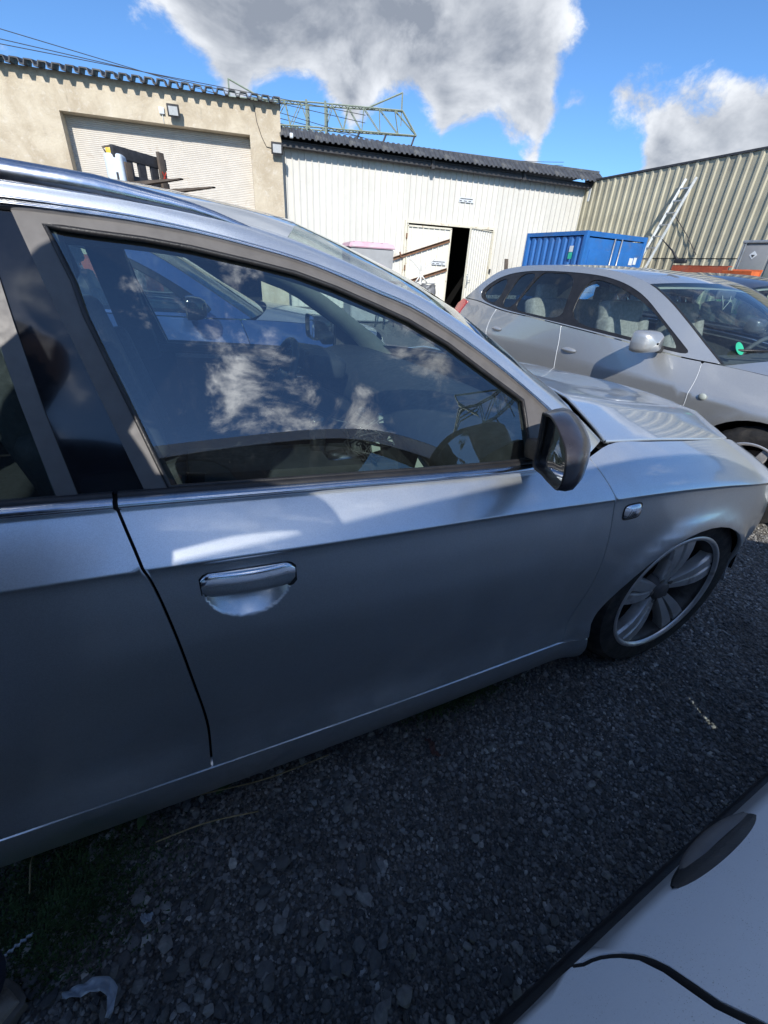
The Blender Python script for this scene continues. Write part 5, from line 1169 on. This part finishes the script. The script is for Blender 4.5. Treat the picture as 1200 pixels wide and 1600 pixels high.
# rack with steel parts and a grey cabinet at the right
rk = thing('storage_rack', 'low green steel rack at the beige wall carrying steel parts', 'rack', (9.3, 6.2, 0), R(2))
mat('rack_green', (.05, .22, .05), .6, 0, .15, 5)
for x in (-.35, .45):
    for y in (-1.5, -.4, .8): box('rack_post', (x, y, .68), (.08, .08, 1.36), 'rack_green', rk)
box('rack_deck', (.05, -.35, 1.375), (1.0, 2.6, .05), 'rack_green', rk); box('rack_beam', (-.40, -.35, 1.30), (.05, 2.6, .11), 'galvanised', rk)
rb_ = thing('steel_channel', 'long rust-red steel channel lying on the rack', 'steel beam', (9.0, 6.5, 1.402), R(1)); box('channel_web', (0, 0, .15), (.02, 1.22, .29), 'red_steel', rb_); box('channel_flange', (.06, 0, .292), (.14, 1.22, .016), 'red_steel', rb_); box('channel_flange', (.06, 0, .008), (.14, 1.22, .016), 'red_steel', rb_)
ob_ = thing('steel_trough', 'orange open steel trough next to the rust-red channel', 'trough', (8.95, 5.57, 1.402), R(1))
for nm, c_, s_, r_ in (('trough_front', (-.12, 0, .11), (.015, .56, .22), .25), ('trough_back', (.16, 0, .13), (.015, .56, .24), -.25), ('trough_floor', (.02, 0, .02), (.26, .52, .015), 0)): box(nm, c_, s_, 'orange_steel', ob_, Matrix.Rotation(-r_, 3, 'Y'))
for y in (-.26, .26): box('trough_end', (.02, y, .11), (.26, .015, .2), 'orange_steel', ob_)
cbn = thing('metal_cabinet', 'grey metal cabinet with a white hazard diamond at the right edge', 'cabinet', (9.55, 5.50, 1.402), R(4))
mat('cabinet_grey', (.27, .28, .295), .55, 0, .06, 4)
box('cabinet_body', (.25, 0, .40), (.50, 1.05, .66), 'cabinet_grey', cbn, None, .01); box('cabinet_base', (.25, 0, .035), (.52, 1.0, .07), 'steel_dark', cbn); box('cabinet_top', (.25, 0, .755), (.60, 1.15, .05), 'galvanised', cbn, None, .01)
for y in (-.25, .26): box('cabinet_door', (-.008, y, .40), (.02, .46, .58), 'cabinet_grey', cbn, None, .006)
for y in (.505, .545): box('corner_profile', (-.02, y, .40), (.035, .025, .66), 'galvanised', cbn)
bm = bmesh.new(); add_box(bm, Vector((-.022, .30, .52)), (.004, .105, .105), Matrix.Rotation(R(45), 3, 'X')); bmo('hazard_diamond', bm, 'white_plastic', cbn)
mk('hazard_symbol', [(-.0265, .262, .525), (-.0265, .338, .525), (-.0265, .30, .47)], [(0, 1, 2)], 'ink', cbn)
pk = thing('plank', 'weathered board standing upright at the end of the blue container', 'plank', (6.30, 9.3, 0)); bm = bmesh.new(); bar_between(bm, (0, 0, 0), (-.03, .30, 1.66), .10, .03); bmo('board', bm, 'timber_dark', pk); 
# --- overhead line: pylon with lattice arms
mat('pylon_green', (.30, .35, .28), .6, .2, .1, 5)
def lattice(V, F, a0, a1, b0, b1, nb, r=.07):
    """flat lattice between chord a0-a1 and chord b0-b1"""
    a0, a1, b0, b1 = map(Vector, (a0, a1, b0, b1))
    for i in range(nb):
        t0, t1 = i/nb, (i+1)/nb; tube_into(V, F, [a0.lerp(a1, t0), b0.lerp(b1, (t0+t1)/2)], r*.6, 4, cap=False); tube_into(V, F, [b0.lerp(b1, (t0+t1)/2), a0.lerp(a1, t1)], r*.6, 4, cap=False)
def pylon(lab, loc_, rz, hs=1.):
    t = thing('pylon', lab, 'pylon', loc_, rz, 'power line pylons')
    V = []; F = []
    hb, ht = 2.6, .95
    def leg(z): w = hb+(ht-hb)*min(1, z/13.6); return w
    cs = ((-1, -1), (1, -1), (1, 1), (-1, 1))
    for sx_, sy_ in cs: tube_into(V, F, [(sx_*hb, sy_*hb, 0), (sx_*ht, sy_*ht, 13.6), (sx_*ht, sy_*ht, 15.6)], .11, 4)
    zz = [0, 3, 5.6, 8, 10.1, 12, 13.6]
    for z0, z1 in zip(zz, zz[1:]):
        for i in range(4):
            p, q = cs[i], cs[(i+1) % 4]; w0, w1 = leg(z0), leg(z1)
            tube_into(V, F, [(p[0]*w0, p[1]*w0, z0), (q[0]*w1, q[1]*w1, z1)], .05, 4); tube_into(V, F, [(q[0]*w0, q[1]*w0, z0), (p[0]*w1, p[1]*w1, z1)], .05, 4)
    mk('tower', V, F, 'pylon_green', t)
    for sgn in (-1, 1):
        V = []; F = []; e = 10.4; y = .55
        for y_ in (-y, y):
            tube_into(V, F, [(0, y_, 13.6), (sgn*e, y_*.25, 13.6)], .07, 4); tube_into(V, F, [(0, y_, 15.5), (sgn*(e-1.6), y_*.3, 15.5)], .07, 4)
            lattice(V, F, (sgn*.8, y_, 13.6), (sgn*e, y_*.25, 13.6), (sgn*.8, y_, 15.5), (sgn*(e-1.6), y_*.3, 15.5), 5, .07)
            tube_into(V, F, [(sgn*(e-1.6), y_*.3, 15.5), (sgn*e, y_*.25, 13.6)], .07, 4)
        lattice(V, F, (sgn*.8, -y, 13.6), (sgn*e, -y*.25, 13.6), (sgn*.8, y, 13.6), (sgn*e, y*.25, 13.6), 14, .07); lattice(V, F, (sgn*.8, -y, 15.5), (sgn*(e-1.6), -y*.3, 15.5), (sgn*.8, y, 15.5), (sgn*(e-1.6), y*.3, 15.5), 12, .06)
        px = sgn*(e-1.7); tube_into(V, F, [(px, 0, 15.5), (px, 0, 16.9)], .08, 4); tube_into(V, F, [(px-sgn*3.6, 0, 15.5), (px, 0, 16.9)], .08, 4); tube_into(V, F, [(px, 0, 15.5), (px, 0, 14.3)], .05, 4)
        ar_ = mk('cross_arm', V, F, 'pylon_green', t)
        for x in (sgn*4.4, sgn*7.2, sgn*(e-.2)):
            for dy in (-.3, .1): tube('insulator', [(x, dy*.5, 13.55), (x-sgn*.35, dy-.9, 12.6)], .10, 'ink', ar_, 6)
    return t
pd = Vector((24.86-11.8, 52.5-57.6, 0)).normalized()
pylon('green lattice pylon whose arm rises behind the white shed', (14.9, 56.4, 0), math.atan2(pd.y, pd.x))
pylon('lattice pylon behind the viewer, mirrored in the silver car\'s side window', (38, -27, 0), R(62)).scale = (1.25, 1.25, 1.5)
def wire(name, a, b, sag, lab, r=.03):
    a, b = Vector(a), Vector(b); P = [a.lerp(b, t)-Vector((0, 0, sag*4*t*(1-t))) for t in np.linspace(0, 1, 24)]
    o = tube(name, P, r, 'ink', None, 4); return props(o, lab, 'power line', 'overhead power lines')
wire('power_line', (-40, 40, 14.8), (14, 40, 10.0), 0, 'upper overhead wire at the top left corner', .02); wire('power_line', (-40, 40, 12.45), (14, 40, 10.9), 0, 'middle overhead wire at the top left corner', .02); wire('power_line', (-40, 40, 11.3), (14, 40, 11.35), 0, 'lower overhead wire at the top left corner', .02)
for i, z in enumerate((12.4, 12.9, 13.3)):
    wire('power_line', (4, 56, z+1), (60, 70, z+4.5), 1.2, 'thin overhead wire behind the lattice arm, ' + ('lowest', 'middle', 'highest')[i] + ' of three', .03)

# ================================================================== trees behind the viewer, mirrored in the door mirror
mat('bark', (.10, .08, .06), .9, 0, .3, 8, bump=.5, bscale=30); mat('leaf', (.055, .10, .03), .6, 0, .4, 2)
def tree(lab, loc_, h, w):
    t = thing('tree', lab, 'tree', loc_, 0, 'trees behind the viewer'); V = []; F = []
    tube_into(V, F, [(0, 0, 0), (.1, 0, h*.35), (0, .1, h*.8)], [.2, .14, .04], 8)
    for q in range(7): a = q*2.4; z = h*(.3+.07*q); tube_into(V, F, [(0, 0, z), (math.cos(a)*w*.5, math.sin(a)*w*.5, z+h*.12)], [.06, .02], 5)
    mk('trunk', V, F, 'bark', t, True)
    kx = 2600; cl = RNG.normal(0, 1, (26, 3)); cl /= np.linalg.norm(cl, axis=1, keepdims=True); cl *= RNG.uniform(.4, 1, (26, 1)); ci = RNG.integers(0, 26, kx)
    P = (cl[ci]*np.array([w*.62, w*.62, h*.33])+RNG.normal(0, .16*w, (kx, 3)))+np.array([0, 0, h*.62]); V = []; F = []
    U = RNG.normal(0, 1, (kx, 3)); U /= np.linalg.norm(U, axis=1, keepdims=True); T = np.cross(U, RNG.normal(0, 1, (kx, 3))); T /= np.linalg.norm(T, axis=1, keepdims=True); s_ = RNG.uniform(.10, .2, (kx, 1))
    V = np.stack([P-U*s_, P+T*s_*.55, P+U*s_, P-T*s_*.55], 1).reshape(-1, 3); F = np.arange(kx*4).reshape(-1, 4)
    mk('crown', V, F, 'leaf', t)
tree('tall bushy tree behind the viewer, farthest to the left', (-19, -4, 0), 7.5, 3.0); tree('bushy tree behind the viewer, mirrored in the door mirror', (-16, -8, 0), 6.5, 2.8); tree('lower bushy tree behind the viewer beside the taller ones', (-17, 1.5, 0), 5.5, 2.6)

# ================================================================== the person taking the picture: only a shoe stands in view
pn = thing('person', 'person in dark jacket holding a phone, a worn shoe showing at lower left', 'person', (-2.12, -.40, 0))
mat('sole', (.17, .155, .14), .8, 0, .2, 20); mat('jacket', (.020, .022, .030), .85, 0, .2, 12, bump=.3, bscale=60); mat('jeans', (.035, .045, .075), .9, 0, .2, 20, bump=.3, bscale=200); mat('skin', (.50, .31, .22), .55, 0, .08, 20); mat('hair', (.025, .018, .013), .7, 0, .3, 60, bump=.6, bscale=120); mat('shoe', (.36, .32, .28), .75, 0, .25, 25, dirt=(.12, .10, .085), dscale=18, dlo=.45, dhi=.7)
def skinmesh(name, nodes, edges, m, parent, root=0, sub=2):
    me = bpy.data.meshes.new(name); me.from_pydata([Vector(q[0])-parent.location for q in nodes], edges, []); o = bpy.data.objects.new(name, me); COL.objects.link(o); o.parent = parent
    o.modifiers.new('skin', 'SKIN'); lay = me.skin_vertices[0].data if me.skin_vertices else None
    for i, q in enumerate(nodes):
        lay[i].radius = q[1] if hasattr(q[1], '__len__') else (q[1], q[1]); lay[i].use_root = (i == root)
    sb = o.modifiers.new('sub', 'SUBSURF'); sb.levels = sub; sb.render_levels = sub; me.materials.append(MATS[m])
    me.polygons.foreach_set('use_smooth', [True]*len(me.polygons)); o.modifiers['skin'].use_smooth_shade = True
    return o
back = -CAM_F; hand = CAM_P+back*.035-CAM_U*.03+CAM_R*-.02
J = [((-1.930,-.40,.95),(.19,.19)), ((-1.930,-.40,1.15),(.20,.19)), ((-1.90,-.40,1.36),(.21,.17)), ((-1.890,-.42,1.47),.06), ((-1.860,-.42,1.56),.075), ((-1.840,-.42,1.64),(.088,.078)), ((-1.830,-.42,1.71),.06),
     ((-1.90,-.60,1.40),.085), ((-1.74,-.64,1.425),.058), ((-1.61,-.67,1.405),.042), (tuple(hand+back*.06+Vector((-.06,-.0,.04))),.032),
     ((-1.90,-.21,1.40),.085), ((-2.00,-.17,1.14),.07), ((-1.980,-.18,.92),.042), ((-1.950,-.18,.82),.03)]
E_ = [(0,1),(1,2),(2,3),(3,4),(4,5),(5,6),(2,7),(7,8),(8,9),(9,10),(2,11),(11,12),(12,13),(13,14)]
skinmesh('body', J, E_, 'jacket', pn)
skinmesh('head', [((-1.865,-.42,1.53),.055), ((-1.840,-.42,1.60),(.075,.082)), ((-1.835,-.42,1.67),(.088,.095)), ((-1.840,-.42,1.73),(.07,.075))], [(0,1),(1,2),(2,3)], 'skin', pn)
skinmesh('hair', [((-1.910,-.42,1.62),(.07,.085)), ((-1.880,-.42,1.71),(.098,.10)), ((-1.840,-.42,1.765),(.075,.08))], [(0,1),(1,2)], 'hair', pn)
skinmesh('trousers', [((-1.940,-.42,.98),(.15,.13)), ((-1.940,-.50,.84),.095), ((-1.900,-.52,.47),.065), ((-1.980,-.52,.10),.055), ((-1.940,-.32,.84),.095), ((-1.940,-.22,.47),.065), ((-2.000,-.14,.09),.055)], [(0,1),(1,2),(2,3),(0,4),(4,5),(5,6)], 'jeans', pn)
pw = thing('phone', 'dark mobile phone held up by the person', 'phone'); Mp = Matrix(((*CAM_R, 0), (*CAM_U, 0), (*back, 0), (0, 0, 0, 1))).transposed(); Mp.translation = CAM_P+back*.013-CAM_U*.055+CAM_R*.018; pw.matrix_world = Mp
bm = bmesh.new(); add_box(bm, Vector((0, 0, 0)), (.072, .150, .008), None, .003); bmo('phone_body', bm, 'gloss_black', pw)
hd = []; he = []
wr_ = hand+back*.06+Vector((-.06,-.0,.04)); pc = CAM_P+back*.045-CAM_U*.06+CAM_R*-.01
hd.append((tuple(wr_), (.026, .02))); hd.append((tuple(wr_.lerp(pc, .5)), (.032, .018))); hd.append((tuple(pc), (.036, .016))); he += [(0, 1), (1, 2)]
for i, (u, l) in enumerate(((.035, .9), (.012, 1.), (-.012, .95), (-.036, .75))):
    b0 = len(hd); base = pc+CAM_U*u
    hd.append((tuple(base+CAM_R*.02), .0095)); hd.append((tuple(base+CAM_R*(.045*l)-back*.012), .0088)); hd.append((tuple(base+CAM_R*(.052*l)-back*.030), .0078)); he += [(2, b0), (b0, b0+1), (b0+1, b0+2)]
b0 = len(hd); hd.append((tuple(pc-CAM_R*.025+CAM_U*.03), .011)); hd.append((tuple(pc-CAM_R*.030+CAM_U*.055-back*.015), .010)); hd.append((tuple(pc-CAM_R*.02+CAM_U*.07-back*.024), .009)); he += [(1, b0), (b0, b0+1), (b0+1, b0+2)]
skinmesh('hand', hd, he, 'skin', pn)
for hy, yaw in ((-.135, -.08), (-.52, .05)):
    hx0 = -2.235 if hy > -.3 else -2.22; rows = []; q = Matrix.Rotation(yaw, 3, 'Z')
    for t in np.linspace(0, 1, 15):
        x = t*.285; wdt = .040+.012*math.sin(t*math.pi*1.15)-.026*max(0, t-.86)/.14; wdt *= 1 if 0 < t < 1 else .15
        hh = .085*(1-max(0, t-.35)*1.05) if t > .1 else .085*(.75+2.5*t)
        hh *= 1 if t < .93 else .75
        rows.append([tuple(Vector((hx0, hy, 0))-pn.location+q@Vector((x, c*wdt, .012+s*hh*(1 if s > 0 else 1)))) for c, s in ((-1, -.1), (-1.02, .25), (-.9, .6), (-.55, .92), (0, 1.0), (.55, .92), (.9, .6), (1.02, .25), (1, -.1))])
    s_ = grid('shoe', rows, 'shoe', pn); sm_ = s_.modifiers.new('sub', 'SUBSURF'); sm_.levels = 2; sm_.render_levels = 2
    so_ = []
    for t in np.linspace(0, 1, 15):
        x = t*.300-.006; wdt = .046+.012*math.sin(t*math.pi*1.15)-.028*max(0, t-.86)/.14; wdt *= 1 if 0 < t < 1 else .3
        so_.append([tuple(Vector((hx0, hy, 0))-pn.location+q@Vector((x, c*wdt, z))) for c, z in ((-.97, .003), (-1, .012), (-1, .024), (-.9, .028), (.9, .028), (1, .024), (1, .012), (.97, .003))])
    grid('sole', so_, 'sole', s_)
    V = []; F = []
    for t_ in (.52, .60, .68): tube_into(V, F, [tuple(Vector((hx0, hy, 0))-pn.location+q@Vector((t_*.285, c*.03, .012+.085*(1-(t_-.35)*1.05)*(1-.12*abs(c))+.002)) ) for c in (-1, -.5, 0, .5, 1)], .0035, 5)
    mk('laces', V, F, 'cabin_pale', s_, True)

# ================================================================== small litter and plants on the gravel
mat('plastic_scrap', (.42, .48, .55), .4, 0, .1, 20); mat('straw', (.34, .27, .15), .8, 0, .2, 20); mat('weed', (.035, .075, .02), .7, 0, .35, 20); mat('moss', (.045, .085, .028), .95, 0, .4, 30); mat('dead_leaf', (.11, .055, .045), .8, 0, .3, 20)
def scrap(name, pts, wid, lab, m='plastic_scrap', cat='litter'):
    P = resample(pts, 16); rows = []
    for i, p in enumerate(P):
        t = P[min(i+1, 15)]-P[max(i-1, 0)]; t = t/np.linalg.norm(t); s = np.array([-t[1], t[0], 0]); w = wid*(math.sin(math.pi*(i+1.5)/18))**.7
        rows.append([tuple(p+s*w*v+np.array([0, 0, .006*math.sin(i*1.9+v*3)+.004*abs(v)])) for v in (-1, -.5, 0, .5, 1)])
    o = grid(name, rows, m, None, solid=.0008); return props(o, lab, cat)
scrap('plastic_scrap', [(-1.880,-.178,.022),(-1.845,-.185,.026),(-1.81,-.190,.028),(-1.79,-.21,.026),(-1.795,-.245,.022)], .011, 'curled pale blue plastic strip on the gravel near the shoe')
scrap('plastic_scrap', [(-1.745,-.10,.018),(-1.73,-.115,.022),(-1.722,-.105,.02)], .008, 'small crumpled white scrap in the gravel right of the moss')
scrap('plastic_scrap', [(-2.0,-.065,.016),(-1.975,-.055,.018),(-1.955,-.045,.016)], .003, 'thin white strip at the left edge above the shoe')
scrap('dead_leaf', [(-.955,.035,.018),(-.945,.015,.024),(-.952,-.012,.02),(-.935,-.03,.018)], .009, 'dry reddish leaf on the gravel below the middle of the door', 'dead_leaf', 'leaf')
def stem(name, pts, lab, r=.0018, m='straw'): return props(tube(name, resample(pts, 24).tolist(), r, m, None, 5), lab, 'plant stem', 'dry stems under the car door')
stem('dry_stem', [(-1.90,.16,.015),(-1.80,.125,.04),(-1.60,.10,.05),(-1.45,.085,.04),(-1.25,.10,.015)], 'long straw-coloured stem lying along under the car door')
stem('dry_stem', [(-1.72,.045,.014),(-1.60,.035,.03),(-1.47,.02,.016)], 'short straw-coloured stem in front of the long one')
stem('dry_stem', [(-1.99,.14,.01),(-1.985,.10,.03),(-1.98,.04,.015)], 'thin stem standing out from under the rear door')
wd_ = thing('weed', 'small green weed growing from under the silver car', 'plant', (-1.72, .13, 0))
for q in range(7):
    a = q*.9; L_ = .035+.02*random.random(); c_ = Vector((random.uniform(-.1, .16), random.uniform(-.06, .05), .012)); rows = []
    for i in range(7):
        t = i/6; w = .012*math.sin(math.pi*min(.97, t+.05)); p = c_+Vector((math.cos(a)*L_*t, math.sin(a)*L_*t*.7, .028*math.sin(t*2.2))); s = Vector((-math.sin(a), math.cos(a), 0)); rows.append([tuple(p-s*w), tuple(p+Vector((0, 0, .003))), tuple(p+s*w)])
    grid('leaf', rows, 'weed', wd_)
# moss and low green at the lower left
kx = 9000; c1 = RNG.normal(0, 1, (kx, 2))*np.array([.10, .085])+np.array([-1.93, .02]); c2 = RNG.normal(0, 1, (1800, 2))*np.array([.10, .02])+np.array([-.78, .13]); P = np.vstack([c1, c2]); P = P[(P[:, 1] > -.16)]
hN = RNG.random(len(P)); kx = len(P); a = RNG.uniform(0, 6.28, kx); L_ = RNG.uniform(.004, .010, kx); base = np.stack([P[:, 0], P[:, 1], RNG.uniform(.001, .012, kx)], 1); tip = base+np.stack([np.cos(a)*L_, np.sin(a)*L_, L_*1.0], 1); sd_ = np.stack([-np.sin(a), np.cos(a), np.zeros(kx)], 1)*.0022
mo = mk('moss', np.stack([base-sd_, base+sd_, tip], 1).reshape(-1, 3), np.arange(kx*3).reshape(-1, 3), 'moss'); props(mo, 'low green moss on the gravel at the lower left', 'moss', kind='stuff')
